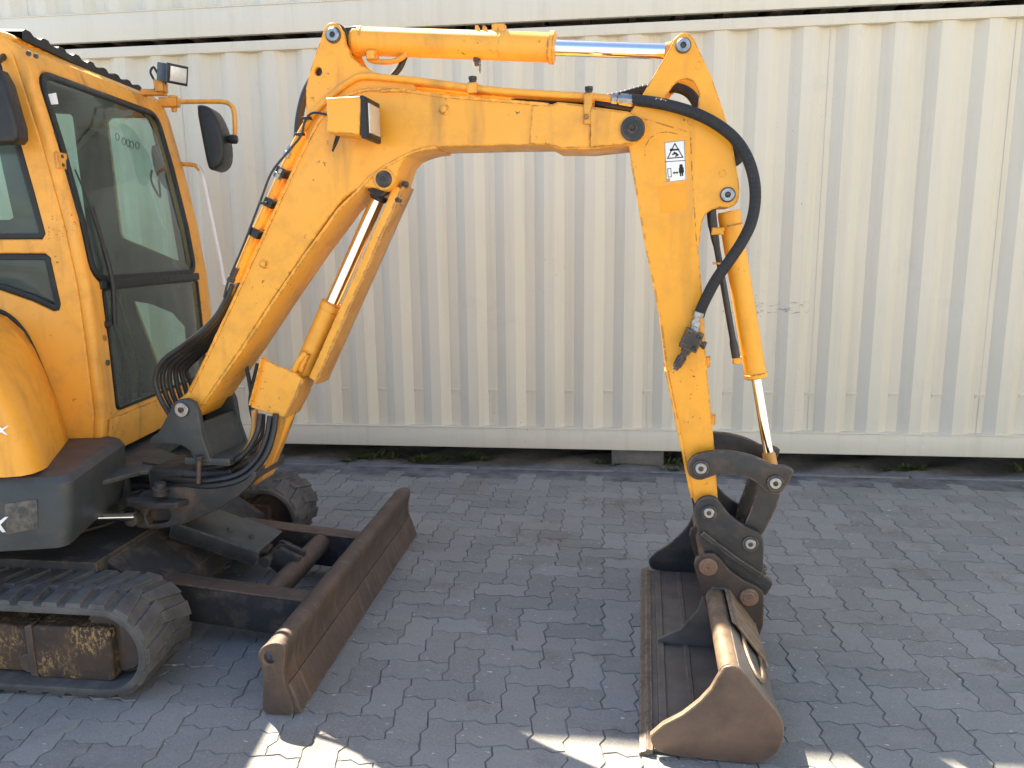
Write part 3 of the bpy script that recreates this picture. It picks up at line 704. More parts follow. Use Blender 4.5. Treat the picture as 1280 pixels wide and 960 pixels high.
# black ribbed roof panel; its ribs show along the front edge
bm = bmesh.new(); N = 96; rr = []
for uu, dz in ((.19, .022), (.192, .006), (.17, .0), (.12, .0), (-.5, .012), (-.92, .004)):
    row = []
    for k in range(N+1):
        v = V0+.05+(VF-V0+.0)*k/N; ph = (k/N*9) % 1
        h = .012*(1 if .15 < ph < .6 else 0) if ph > .1 else .012*0
        h = .014*max(0, min(1, min((ph-.05)/.12, (.62-ph)/.12)))
        row.append(bm.verts.new(Vector(H.P(uu, v, 2.468+dz*0+h*(0 if dz == .022 else 1)+(-.03 if dz == .022 else 0)+(.012 if uu < .1 else 0)))))
    rr.append(row)
for a, b in zip(rr, rr[1:]):
    for k in range(N): bm.faces.new((a[k], a[k+1], b[k+1], b[k]))
from_bm('roof_panel', bm, 'trim', roof, 30)
# interior
box('cab_floor', H, -.93, .36, V0+.03, VF-.01, .705, .74, 'trim', cab, .01)
for nm, o_ in (('seat_base', chaikin([(-.62, .78), (-.10, .78), (-.06, 1.02), (-.10, 1.10), (-.55, 1.07), (-.66, 1.0)], 2)), ('seat_back', chaikin([(-.66, 1.0), (-.52, 1.02), (-.60, 1.45), (-.70, 1.66), (-.80, 1.64), (-.78, 1.2)], 2))):
    plate(nm, H, o_, .22, .68, 'trim', cab, .05, 3)
for vv in (.06, .74):
    plate('armrest_console', H, chaikin([(-.55, .8), (-.05, .8), (.02, 1.1), (-.02, 1.22), (-.5, 1.2)], 1), vv, vv+.14, 'trim', cab, .02, 2)
    tube('joystick', [H.P(.0, vv+.07, 1.2), H.P(.02, vv+.07, 1.28), H.P(.03, vv+.07, 1.36)], [.012]*6+[.022]*6+[.018], 'plastic', cab, 10)
for vv in (.36, .48): tube('travel_lever', [H.P(.22, vv, .74), H.P(.25, vv, 1.0), H.P(.20, vv, 1.25), H.P(.18, vv, 1.36)], .011, 'plastic', cab)
plate('far_latch', H, chaikin(H.px([(189, 183), (198, 181), (204, 200), (213, 216), (212, 240), (204, 232), (199, 222), (194, 214)], VF-.03), 1), VF-.05, VF-.02, 'plastic', farw, .006)
tube('latch_strap', [H.w3(190, 212, VF-.03), H.w3(189, 226, VF-.03), H.w3(200, 246, VF-.03), H.w3(198, 224, VF-.03)], .006, 'plastic', farw)
for k, (x, y) in enumerate(((147, 171), (155, 177), (160.5, 179), (165, 181), (172, 182))):
    c = H.on(x, y, VF+.002); bm = bmesh.new()
    bm_tube(bm, [H.P(c[0]+.010*math.cos(t*.5236), VF-.002, c[1]+.019*math.sin(t*.5236)) for t in range(13)], .0022, 5)
    from_bm('pen_loop', bm, 'ink', farw)
plate('window_sticker', H, H.px([(58, 118), (70, 116), (73, 130), (61, 131)], -.12), -.1209, -.1191, 'white', cab, .0002)
# black clutter on the near pillar: grab strap, strut, wiper
tube('pillar_cable', [H.w3(60, 122, -.11), H.w3(69, 150, -.11), H.w3(79, 190, -.11), H.w3(88, 225, -.11), H.w3(97, 262, -.11), H.w3(103, 282, -.11)], .008, 'plastic', ff)
tube('gas_strut', [H.w3(68, 165, -.15), H.w3(77, 205, -.15), H.w3(99, 278, -.14)], [.006]*6+[.010]*6+[.009], 'plastic', ff)
tube('wiper_blade', [front(-.035, sw(1.42), .02), front(-.04, sw(1.62), .02), front(-.05, sw(1.78), .018)], .006, 'plastic', ff)
wb = tube('wiper_arm', [front(-.055, sw(1.27), .018), front(-.045, sw(1.45), .026), front(-.05, sw(1.62), .022), front(-.075, sw(1.80), .018), front(-.10, sw(1.93), .012)], [.012]*6+[.011]*6+[.007]*6+[.004]*7, 'plastic', ff)
lathe('wiper_pivot', front(-.085, sw(1.275), -.004), front(-.085, sw(1.275), 1), [(0, .02), (.02, .018), (.024, .01)], 'plastic', ff)
for w_ in (1.22, 1.11, .82): lathe('cab_bolt', front(-.12, sw(w_), -.001), front(-.12, sw(w_), 1), [(0, .013), (.008, .013), (.009, .009), (.004, .008), (.004, 0)], 'yellow_cab' if w_ > 1.2 else 'black', ff, 12)
obox('hinge_bracket', H.w3(77, 201, -.16), (H.u, (0, 0, 1), H.v), (.012, .065, .075), 'yellow_cab', ff, .002)
for q in (-.017, .017): lathe('hinge_bolt', H.P(*[x for x in (H.on(76, 201, -.165)[0]+.004, -.167, H.on(76, 201, -.165)[1]+q)]), H.P(H.on(76, 201, -.165)[0]+1, -.167, H.on(76, 201, -.165)[1]+q), [(0, .008), (.008, .008), (.009, .003)], 'black', ff, 6)
# far mirror on its bent tube, hand rail, cab lamp
vm = 1.05
tube('mirror_arm', [H.w3(212, 127, vm), H.w3(240, 127, vm), H.w3(276, 127, vm), H.w3(288, 131, vm), H.w3(293, 143, vm), H.w3(294, 178, vm)], .013, 'yellow_cab', cab, 12)
lathe('mirror_bracket', H.w3(216, 120, vm), H.w3(218, 140, vm), [(0, .02), (0, .026), (.06, .026), (.065, .016), (.085, .014)], 'yellow_cab', cab)
mo = H.px([(252, 136), (258, 134), (268, 137), (275, 146), (283, 165), (287, 190), (285, 206), (278, 213), (270, 215), (266, 210), (260, 180)], vm)
mir = plate('mirror', H, chaikin(mo, 1), vm-.10, vm+.09, 'plastic', cab, .02, 3)
lathe('mirror_clamp', H.w3(284, 174, vm), H.w3(302, 174, vm), [(0, .016), (.02, .026), (.05, .026), (.058, .018)], 'plastic', mir)
vr = 1.05
tube('hand_rail', [H.w3(229, 205, vr), H.w3(243, 207, vr), H.w3(252, 216, vr), H.w3(262, 262, vr), H.w3(276, 330, vr), H.w3(280, 356, vr)], .011, 'white', cab, 10)
tube('rail_top', [H.w3(227, 205, vr), H.w3(243, 206.5, vr), H.w3(250, 213, vr)], .0125, 'yellow_cab', cab, 10)
lv = .80
lf = H.u*.80-H.v*.56+np.array([0, 0, -.22]); lf /= np.linalg.norm(lf); lsd = np.cross(lf, [0, 0, 1.]); lsd /= np.linalg.norm(lsd); lup = np.cross(lsd, lf)
lc = H.w3(214, 92, lv-.03)
lamp = obox('cab_work_light', lc, (lsd, lup, lf), (.105, .088, .10), 'plastic', cab, .010)
obox('lamp_bezel', lc+lf*.05, (lsd, lup, lf), (.118, .098, .02), 'plastic', lamp, .006)
obox('lamp_lens', lc+lf*.058, (lsd, lup, lf), (.094, .074, .010), 'lens', lamp, .003)
tube('lamp_cable', [H.w3(192, 99, lv), H.w3(188, 90, lv), H.w3(192, 84, lv), H.w3(197, 92, lv)], .006, 'plastic', lamp)
obox('lamp_bracket', H.w3(201, 108, lv), (H.u, H.v, (0, 0, 1)), (.05, .06, .06), 'yellow_cab', lamp, .004)
obox('lamp_foot', (np.array(H.w3(201, 110, lv))+np.array(front(.86, S[-2], .0)))/2, (H.u, H.v, (0, 0, 1)), (.12, .05, .03), 'yellow_cab', lamp, .004)
obox('mirror_foot', H.w3(212, 128, vm-.02), (H.u, H.v, (0, 0, 1)), (.10, .05, .05), 'yellow_cab', cab, .004)
tube('lamp_stem', [H.w3(206, 100, lv), H.w3(202, 112, lv)], .012, 'plastic', lamp, smooth=False)
# black exterior mirror hanging off the near front corner, cut by the picture edge
mn = H.px([(-40, 88), (3, 88), (12, 104), (28, 160), (29, 174), (24, 180), (-40, 182)], -.30)
plate('near_mirror', H, mn, -.34, -.25, 'plastic', cab, .018, 3)
tube('near_mirror_arm', [H.w3(-14, 92, -.29), H.w3(-4, 78, -.25), H.w3(6, 70, -.18)], .012, 'plastic', cab)
for a in ((36, 67), (45, 70)): lathe('pillar_bolt', H.w3(a[0], a[1], V0-.002), H.w3(a[0], a[1], V0-.002)-H.v, [(0, .011), (.004, .010), (.004, 0)], 'black', cab, 12)

# ---- swing post and boom foot
bp = B.px([(215, 512), (217, 505), (225, 499), (235, 498), (244, 502), (250, 515), (255, 545), (266, 576), (246, 574), (240, 563), (230, 556), (210, 553), (188, 554), (192, 545), (200, 540), (207, 527)], -.14)
swing = plate('swing_bracket', B, bp, -.155, -.125, 'grey', EX, .006, 2)
plate('bracket_cheek', B, bp, .125, .155, 'grey', swing, .006, 2)
uf, wf = B.on(250, 515, -.14); ug, wg = B.on(266, 576, -.14)
plate('bracket_web', B, [(uf-.02, wf-.05), (uf-.005, wf-.05), (ug-.005, wg+.005), (ug-.03, wg+.005)], -.127, .127, 'grey', swing, .004)
hplate('bracket_floor', B, [(-2.0, -.15), (-1.80, -.15), (-1.80, .15), (-2.0, .15)], B.on(240, 574, -.14)[1]-.02, B.on(240, 574, -.14)[1]+.01, 'grey', swing, .004)
pin(B, (228, 512), -.155, .030, swing, 'steel', 'boom_foot_pin', .012, True)
# heavy swing casting, tongue towards the boom cylinder foot
co = [(170, 617), (200, 610), (262, 607), (298, 598), (310, 590), (319, 588), (321, 596), (312, 608), (290, 627), (262, 642), (228, 656), (205, 661), (176, 661), (168, 655), (166, 640)]
slot = [(186, 638), (204, 636), (212, 639), (214, 645), (210, 651), (202, 654), (186, 655), (182, 647)]
plate('swing_casting', B, [chaikin(B.px(co, -.16), 1), B.px(slot, -.16)], -.165, -.125, 'cast', swing, .008, 2)
plate('swing_casting_core', B, B.px([(176, 616), (262, 609), (298, 600), (316, 590), (316, 602), (262, 638), (206, 657), (176, 657)], -.16), -.13, .13, 'cast', swing, .02, 2)
hplate('swing_casting_top', B, [(-2.2, -.11), (-1.95, -.12), (-1.84, -.08), (-1.84, .08), (-1.95, .12), (-2.2, .11)], .56, .69, 'black', swing, .02, 2)
lathe('swing_lug_pin', B.w3(200, 618, -.19), B.w3(200, 590, -.19), [(0, .03), (.03, .03), (.032, .022), (.05, .022), (.052, .01)], 'under', swing)
hplate('swing_lug', B, chaikin([(-2.28, -.22), (-2.02, -.24), (-1.98, -.16), (-2.0, -.08), (-2.25, -.05)], 1), .555, .58, 'under', swing, .006, 2)
plate('swing_cylinder_rod_eye', B, circle(*B.on(167, 648, -.19), .030, 16), -.215, -.165, 'under', swing, .006)
lathe('swing_cylinder_rod', B.w3(118, 646, -.23), B.w3(163, 645, -.20), [(0, .022), (.17, .022)], 'chrome', swing)
tube('bleed_post', [B.w3(249, 572, -.17), B.w3(248, 604, -.17)], .009, 'rust', swing, smooth=False)
lathe('bleed_bolt', B.w3(249, 570, -.17), B.w3(249, 590, -.17), [(0, .016), (.018, .016), (.02, .01)], 'under', swing, 6)
# ---- boom
body = [(422, 122), (440, 114), (460, 110), (480, 110), (520, 113), (560, 119), (627, 124), (690, 130), (697, 127), (727, 130), (740, 133), (785, 139), (798, 144), (806, 152), (808, 161), (805, 170), (798, 177), (787, 182), (740, 187), (697, 187), (686, 181), (620, 182), (546, 184), (530, 186), (517, 190), (508, 197), (500, 207), (496, 220), (493, 229), (487, 236.5), (480, 239), (472, 236.5), (465, 234), (450, 235), (436, 243), (424, 254), (412, 270), (382, 313), (340, 375), (300, 437), (251, 509), (243, 522), (232, 528), (222, 524), (218, 512), (222, 500), (233, 491), (260, 437), (287, 380), (300, 352), (325, 298), (350, 243), (377, 185), (395, 152), (408, 134)]
BW = .105
boom = plate('boom', B, B.px(body, -BW), -BW, BW, 'yellow', EX, .007, 2)
# flange strips proud of the side plates along the bottom and the top edge
def strip(name, pts, wid, v0, v1, mat, parent, closed=False, bevel=.002):
    P_ = [np.array(p) for p in pts]; up, dn = [], []
    for i, p in enumerate(P_):
        a, b = P_[max(i-1, 0)], P_[min(i+1, len(P_)-1)]; t = (b-a)/np.linalg.norm(b-a); n = np.array([-t[1], t[0]])
        up.append(tuple(p+n*wid/2)); dn.append(tuple(p-n*wid/2))
    return plate(name, B, up+dn[::-1], v0, v1, mat, parent, bevel)
for nm, pl in (('lower_flange', [(546, 184), (530, 186), (517, 190), (500, 198), (480, 209), (462, 222), (445, 241), (424, 261), (404, 289), (382, 318), (340, 380), (300, 441), (254, 506)]),
               ('upper_flange', [(686, 131), (627, 126), (560, 121), (520, 115), (480, 112), (460, 112), (440, 117), (424, 124), (410, 136), (397, 154), (380, 186), (353, 244), (328, 299), (303, 353), (290, 381), (263, 438), (238, 490)])):
    ptsb = B.px(pl, -BW)
    strip(nm, ptsb, .012, -BW-.004, BW+.004, 'yellow', boom, bevel=.0018)
tipd = B.px([(738, 135), (785, 141), (797, 146), (804, 153), (806, 161), (803, 169), (796, 176), (786, 180), (738, 184)], -BW-.01)
for sgn in (-1, 1): plate('boom_tip_plate', B, tipd, sgn*(BW+.006)-.010, sgn*(BW+.006)+.010, 'yellow', boom, .004, 2)
for sgn in (-1, 1): plate('boom_tip_doubler', B, B.px([(666, 132), (690, 132), (698, 129), (727, 132), (738, 134), (738, 184), (700, 185), (687, 180), (662, 180)], -BW), sgn*(BW+.002)-.004, sgn*(BW+.002)+.004, 'yellow', boom, .002, 2)
eu, ew = B.on(791, 161, -BW-.02)
lathe('boom_tip_pin', B.P(eu, -.118, ew), B.P(eu, -2, ew), [(-.23, .02), (-.23, .042), (0, .042), (.012, .042), (.016, .036), (.016, .012), (.010, .010), (.010, 0)], 'black', boom, 28)
lathe('grease_nipple', B.P(eu-.004, -.127, ew+.006), B.P(eu-.004, -2, ew+.006), [(0, .010), (.012, .009), (.016, .004), (.022, .004)], 'under', boom, 6)
ear = [(417, 29), (424, 31.5), (430, 40), (433, 55), (441, 72), (452, 82), (470, 91), (490, 97), (520, 104), (520, 118), (470, 122), (430, 135), (398, 166), (384, 178), (384, 110), (388, 92), (396, 68), (403, 48), (407, 36), (411, 31)]
for sgn in (-1, 1):
    c1 = B.on(399, 90, -.07)
    plate('boom_ear', B, [B.px(ear, -.07), circle(c1[0], c1[1], .0155, 12)], sgn*.07-.011, sgn*.07+.011, 'yellow', boom, .003, 2)
lathe('ear_hole_dark', B.P(*(lambda t: (t[0], -.06, t[1]))(B.on(399, 90, -.07))), B.P(*(lambda t: (t[0], .06, t[1]))(B.on(399, 90, -.07))), [(0, .02), (.12, .02)], 'black', boom, 14)  # black cylinder added between the ears so their holes look dark inside
pin(B, (417, 44), -.081, .024, boom, 'steel', 'ear_pin', .015, False, .029)
pin(B, (480, 224), -BW-.007, .026, boom, 'black', 'boom_cylinder_pin', .012, False, .031)
for sgn in (-1, 1): plate('pin_boss', B, circle(*B.on(480, 224, -BW), .040, 24), sgn*(BW+.003)-.004, sgn*(BW+.003)+.004, 'yellow', boom, .002)
for a in ((555, 137), (330, 330)):
    u_, w_ = B.on(a[0], a[1], -BW); lathe('boom_plug', B.P(u_, -BW+.002, w_), B.P(u_, -2, w_), [(0, .020), (.004, .019), (.006, .013), (.011, .012), (.013, .008), (.013, 0)], 'yellow', boom, 16)
# ---- pipes along the back of the boom
pp = [(803, 128), (770, 124), (742, 121), (690, 118), (640, 115), (600, 111), (560, 106), (520, 101), (490, 98), (460, 95.5), (447, 97), (433, 105), (412, 121), (392, 142), (374, 170), (356, 207), (331, 262), (311, 306), (292, 352)]
for k, v in enumerate((-.088, -.045, .04, .085)):
    q = [B.P(u, v, w-(.004 if k in (1, 2) else 0)) for u, w in B.px(pp, -.088)]
    if k in (1, 3): q = q[2:]
    tube('boom_pipe', q, .0125 if k in (0, 3) else .011, 'yellow', boom, 10, 4)
for a, rot in (((591, 109), 0), ((736, 122), 0), ((352, 214), 60), ((337, 252), 60), ((320, 290), 60)):
    u, w = B.on(a[0], a[1], -.09); t = math.radians(rot)
    obox('pipe_clamp', B.P(u, -.05, w-.004), (B.u*math.cos(t)+np.array([0, 0, math.sin(t)]), -B.u*math.sin(t)+np.array([0, 0, math.cos(t)]), B.v), (.034, .036, .115), 'plastic' if rot else 'yellow', boom, .003)
    if not rot: lathe('clamp_bolt', B.P(u, -.088, w+.012), B.P(u, -.088, w+2), [(0, .014), (.012, .014), (.014, .016), (.024, .016), (.026, .008)], 'plastic', boom, 6)
obox('pipe_stand', B.w3(735, 137, -.112), (B.u, (0, 0, 1), B.v), (.030, .10, .012), 'yellow', boom, .002)
lathe('stand_bolt', B.w3(733, 146, -.118), B.w3(733, 146, -.118)-B.v, [(0, .010), (.006, .010), (.007, .004)], 'yellow_worn', boom, 6)
obox('rail_pad', B.w3(492, 113, -.108), (B.u, (0, 0, 1), B.v), (.10, .010, .012), 'yellow', boom, .002)
# elbows, fittings and the thin electric cable on the lower boom
for a, b in (((358, 196), (365, 183)), ((346, 222), (352, 211)), ((288, 352), (296, 334))):
    lathe('hose_fitting', B.w3(*a, -.10), B.w3(*b, -.10), [(0, .012), (.0, .016), (.018, .016), (.02, .013), (len3(B.w3(*a, -.1), B.w3(*b, -.1)), .013)], 'steel' if a[0] > 300 else 'under', boom, 8)
tube('electric_cable', [B.w3(452, 151, -.16), B.w3(420, 146, -.12), B.w3(392, 141, -.115), (B.w3(381, 152, -.115)), B.w3(376, 170, -.115), B.w3(360, 190, -.115), B.w3(340, 215, -.115), B.w3(326, 250, -.112), B.w3(305, 305, -.112), B.w3(286, 350, -.112), B.w3(280, 372, -.112)], .0045, 'rubberhose', boom, 6)
tube('cable_stub', [B.w3(421, 170, -.19), B.w3(418, 180, -.17), B.w3(416, 189, -.16)], .0045, 'rubberhose', boom, 6)
tube('cable_stub', [B.w3(424, 170, -.19), B.w3(421, 178, -.175), B.w3(416, 188, -.165)], .004, 'rubberhose', boom, 6)
for a in ((375, 168), (331, 254), (384, 148)): obox('cable_tie', B.w3(*a, -.105), (B.u, (0, 0, 1), B.v), (.03, .009, .03), 'plastic', boom, .002)
tube('boom_hose', [B.w3(392, 96, .06), B.w3(381, 118, .06), B.w3(374, 148, .06), B.w3(371, 180, .05), B.w3(362, 205, .0)], .016, 'rubberhose', boom)
tube('ear_hose', [B.w3(506, 70, .03), B.w3(500, 84, .03), B.w3(489, 97, .02)], .012, 'rubberhose', boom)
# ---- boom work light
u0, w0 = B.on(417, 127, -.21); u1, w1 = B.on(460, 172, -.21)
lo = [(u0, w1+.012), (u1-.005, w1), (u1+.012, w0-.012), (u1+.004, w0), (u0+.004, w0)]
bl = plate('boom_work_light', B, lo, -.285, -.135, 'yellow', boom, .006, 2)
box('lamp_mount', B, u0+.05, u1-.05, -.14, -.10, w1+.03, w0-.03, 'yellow', bl)
ax = (B.v, np.array([0, 0, 1.]), B.u)
obox('lamp_bezel', B.P(u1+.012, -.21, (w0+w1)/2-.006), ax, (.152, .142, .026), 'seal', bl, .010)
obox('lamp_lens', B.P(u1+.022, -.21, (w0+w1)/2-.006), ax, (.108, .100, .016), 'lens', bl, .004)
# ---- arm cylinder on top of the boom
c0 = B.P(*(lambda t: (t[0], 0, t[1]))(B.on(417, 44, -.075))); c1 = B.P(*(lambda t: (t[0], 0, t[1]))(B.on(853, 57, -.09)))
def alongp(a, b, t): return np.array(a)+(np.array(b)-np.array(a))*t
L = len3(c0, c1); dirx = (c1-c0)/L
def px_t(px_, py_, fr, v=0.):   # distance along the cylinder axis below a pixel
    return float((fr.w3(px_, py_, v)-c0) @ dirx)
tb0, tb1 = px_t(441, 50, B), px_t(693, 57, B); tr1 = px_t(832, 60, B)
acyl = lathe('arm_cylinder', c0, c1, [(tb0, .02), (tb0, .046), (tb0+.012, .053), (tb0+.04, .053), (tb0+.045, .050), (tb1-.20, .050), (tb1-.195, .0515), (tb1-.19, .050), (tb1-.018, .050), (tb1-.016, .056), (tb1, .056), (tb1+.003, .05), (tb1+.003, .03)], 'yellow', EX, 32)
lathe('cylinder_eye', c0-B.v*.055, c0+B.v*.055, [(0, .03), (0, .046), (.11, .046), (.11, .03)], 'black', acyl)
box('eye_neck', B, *(lambda t: (t-.005, t+.08))(B.on(425, 48, 0)[0]), -.04, .04, B.on(425, 48, 0)[1]-.045, B.on(425, 48, 0)[1]+.03, 'black', acyl, .01)
lathe('arm_cylinder_rod', c0, c1, [(tb1-.02, .027), (tr1, .027)], 'chrome', acyl, 28)
lathe('rod_end', c0, c1, [(tr1-.002, .03), (tr1+.02, .034), (tr1+.035, .034), (tr1+.045, .026), (L-.03, .028)], 'yellow_worn', acyl)
lathe('rod_eye', c1-B.v*.05, c1+B.v*.05, [(0, .03), (0, .042), (.1, .042), (.1, .03)], 'yellow_worn', acyl)
for a in ((597, 36, .010), (606, 36, .010), (620, 34, .024), (628, 34, .024)):
    p = B.w3(a[0], a[1]+3, 0); obox('port_block', p, (B.u, (0, 0, 1), B.v), (a[2], .03, .04), 'yellow', acyl, .002)
tube('feed_pipe', [B.w3(460, 66, -.02), B.w3(462, 74, -.02), B.w3(472, 77, -.02), B.w3(490, 77, -.02), B.w3(502, 72, -.02), B.w3(508, 66, -.02)], .010, 'yellow', acyl)
obox('pipe_block', B.w3(466, 70, -.02), (B.u, (0, 0, 1), B.v), (.035, .035, .05), 'yellow', acyl, .003)
lathe('plug', B.w3(595, 70, -.01), B.w3(596, 81, -.01), [(0, .012), (.018, .012), (.019, .009), (.034, .008)], 'under', acyl, 8)
bm = bmesh.new()
for k in range(7):
    c = B.w3(600, 74+k*2.6, -.01); ang = k % 2
    bm_tube(bm, [c+(B.u if ang else B.v)*.0035*math.cos(t*.7854)+np.array([0, 0, .0055*math.sin(t*.7854)]) for t in range(9)], .0011, 5)
from_bm('plug_chain', bm, 'under', acyl)
# ---- arm
AW = .092
armo = [(856, 41), (850.7, 42), (842.6, 48.4), (837.5, 60.6), (801, 121.6), (788, 140), (778, 155), (780, 172), (786, 185), (789, 200), (807.5, 307.5), (826, 400), (834, 462), (835, 466), (845, 520), (856, 575), (866, 622), (872, 640), (880, 650), (890, 648), (897, 635), (897, 620), (892.5, 555), (887.5, 500), (882.5, 450), (880, 400), (877.5, 365), (873, 310), (875, 300), (877.5, 277.5), (882.5, 267.5), (890, 262), (900, 259), (912.5, 258.7), (921, 253.7), (924.5, 241), (923.7, 227.5), (918.7, 200), (916.7, 188.6), (910.6, 160), (902.5, 133.8), (890, 97), (874, 62.7), (868, 49.5), (862, 42.3)]
hole = [(831.5, 125.6), (833, 119), (841.6, 106.3), (849.7, 100.2), (857.8, 98.2), (866, 101.3), (872, 109.4), (874, 119.5), (872.5, 133), (868, 141), (850, 136)]
fill = [(782, 165), (800, 145), (862, 164), (866, 250), (869, 312), (873, 365), (876, 400), (879, 450), (884, 500), (889, 555), (893, 620), (893, 635), (885, 646), (874, 640), (869, 622), (859, 575), (848, 520), (838, 465), (829, 400), (811, 308), (793, 200), (788, 185)]
arm = plate('arm', B, B.px(fill, -AW), -AW+.01, AW-.01, 'yellow_arm', EX, .006)
for sgn in (-1, 1):
    sp_ = plate('arm_side_plate', B, [B.px(armo, -AW), B.px(hole, -AW)], sgn*(AW-.007)-.0085, sgn*(AW-.007)+.0085, 'yellow_arm', arm, .003, 2)
    if sgn < 0: side = sp_
strip('front_wear_strip', B.px([(789, 200), (807.5, 307.5), (826, 400), (833.5, 462)], -AW), .007, -AW-.003, AW+.003, 'yellow_arm', arm)
strip('front_wear_strip', B.px([(833, 463), (845, 521), (856, 576), (865, 622)], -AW), .012, -AW-.006, AW+.006, 'yellow_arm', arm)
# raised boss ring and weld line near the boom joint
strip('weld_bead', B.px([(803, 148), (833, 157), (863, 166)], -AW), .006, -AW-.003, -AW+.002, 'yellow_arm', side)
strip('weld_bead', B.px([(863, 168), (865, 215), (868, 262), (871, 308)], -AW), .005, -AW-.0028, -AW+.002, 'yellow_arm', side)
strip('weld_bead', B.px([(806, 195), (807, 182), (813, 172), (824, 166), (836, 165), (848, 168)], -AW), .005, -AW-.0022, -AW+.002, 'yellow_arm', side)
pin(B, (854, 57), -AW-.0015, .023, side, 'steel', 'horn_pin', .013, False, .026)
pin(B, (909.5, 243.5), -AW-.0015, .023, side, 'steel', 'cylinder_pin', .013, False, .026)
for a, mt in (((854, 57), 0), ((909.5, 243.5), 0)):
    u_, w_ = B.on(*a, -AW-.006); lathe('pin_centre', B.P(u_, -AW-.010, w_), B.P(u_, -2, w_), [(0, .007), (.0045, .006), (.0045, 0)], 'black', side, 10)
for a in ((873, 82), (903, 217), (864, 152)):
    u_, w_ = B.on(*a, -AW); lathe('plug_weld', B.P(u_, -AW+.003, w_), B.P(u_, -2, w_), [(0, .018), (.0025, .017), (.005, .012), (.003, .008), (.003, 0)], 'yellow_arm', side, 16)
for a in ((884, 452), (890.5, 524)): obox('hose_lug', B.w3(*a, -.03), (B.u, (0, 0, 1), B.v), (.02, .04, .03), 'yellow_arm', arm, .004)
# warning decal, flat print on the side plate
vd = -AW-.0022
def dec(name, pts, mat, dv, parent): return plate(name, B, B.px(pts, vd), vd-dv-.0003, vd-dv+.0003, mat, parent, .0001)
sheet_ = dec('warning_label', [(830.5, 178), (855.5, 175), (858, 225), (833, 228.5)], 'white', 0, side)
def dline(a, b, wd, closed=None):
    P_ = B.px([a, b], vd); p, q = np.array(P_[0]), np.array(P_[1]); t = (q-p)/np.linalg.norm(q-p); n = np.array([-t[1], t[0]])*wd/2; t = t*wd/2
    plate('print_line', B, [tuple(p-t-n), tuple(q+t-n), tuple(q+t+n), tuple(p-t+n)], vd-.0011, vd-.0006, 'ink', sheet_, .0001)
tri = [(843.5, 179.5), (853.5, 196.5), (834.5, 198)]
for a, b in zip(tri, tri[1:]+tri[:1]): dline(a, b, .0034)
dline((831.5, 202.3), (856.3, 200.6), .0022)
for a, b in (((831, 178.4), (855.2, 175.6)), ((855.2, 175.6), (857.4, 224.6)), ((857.4, 224.6), (833.3, 227.8)), ((833.3, 227.8), (831, 178.4))): dline(a, b, .0012)
for a, b, wd in (((840, 187.5), (848, 187), .006), ((843, 191), (847, 193.5), .006), ((841, 193), (845, 191.5), .005), ((845, 195), (847, 194), .005),
                 ((834.5, 211), (838.5, 210.6), .002), ((838.5, 210.6), (839.2, 221), .002), ((839.2, 221), (835.2, 221.5), .002), ((835.2, 221.5), (834.5, 211), .002),
                 ((842, 216.2), (846.5, 215.8), .004), ((841.5, 216.2), (843, 214.6), .002), ((841.5, 216.2), (843, 217.6), .002), ((847.4, 215.8), (846, 214.3), .002), ((847.4, 215.8), (846, 217.3), .002),
                 ((851.5, 210), (851.9, 214.5), .012), ((849.2, 210.5), (849.2, 215.5), .0035), ((854, 210), (854.4, 215), .0035), ((850.5, 214), (850.8, 219.5), .005), ((852.9, 214), (853.2, 219), .005)): dline(a, b, wd)
plate('print_dot', B, circle(*B.on(851.3, 207.4, vd), .0062, 12), vd-.0011, vd-.0006, 'ink', sheet_, .0001)
plate('print_dot', B, circle(*B.on(839, 187.5, vd), .005, 10), vd-.0011, vd-.0006, 'ink', sheet_, .0001)
dec('print_corner', [(833.8, 223.4), (837.2, 223), (837.5, 226.8), (834, 227.2)], 'orange_ink', .0008, sheet_)
dec('decal_ghost', [(822, 233), (857, 230), (859, 262), (826, 267)], 'yellow_deep', -.0002, side)
# ---- hoses on the arm
hp = [(786, 124), (802, 126), (820, 128.5), (845, 134), (872, 143), (897, 156), (918, 173), (933, 195), (942, 222), (944, 250), (939, 278), (927, 303), (911, 327), (896, 348), (885, 368), (877, 385), (874, 394)]
vv = [-.088, -.10, -.115, -.125, -.13, -.13, -.13, -.135, -.14, -.145, -.15, -.155, -.15, -.145, -.135, -.125, -.12]
tube('wound_hose', [B.w3(a, b, v) for (a, b), v in zip(hp, vv)], .0195, 'wound', arm, 14, 8)
tube('wound_hose', [B.P(*(lambda t: (t[0], .12 if i > 3 else .05+.02*i, t[1]))(B.on(a, b-(8 if i > 1 else 0), -.12))) for i, (a, b) in enumerate(hp[:8])]+[B.P(.11, .125, 1.86), B.P(.05, .12, 1.76), B.P(-.02, .115, 1.70)], .0215, 'wound', arm, 14, 8)
tube('wound_hose', [B.w3(742, 127, .02), B.w3(775, 120, .03), B.w3(805, 112, .04), B.w3(840, 109, .05), B.w3(862, 117, .05), B.w3(874, 138, .03), B.w3(876, 165, .02)], .018, 'wound', arm, 12, 8)
tube('joint_hose', [B.w3(640, 122, -.02), B.w3(680, 127, -.02), B.w3(730, 128, -.02), B.w3(780, 135, -.02), B.w3(820, 140, -.02)], .016, 'rubberhose', arm)
lathe('hose_coupling', B.w3(764, 122.5, -.09), B.w3(790, 125.5, -.092), [(0, .014), (.004, .018), (.022, .018), (.024, .013), (.03, .013), (.03, .019), (.07, .021), (.078, .018)], 'steel', arm, 8)
lathe('hose_coupling', B.w3(874, 390, -.122), B.w3(866, 412, -.12), [(0, .023), (.018, .022), (.02, .012), (.03, .012), (.03, .018), (.05, .018), (.052, .012), (.075, .012)], 'steel', arm, 8)
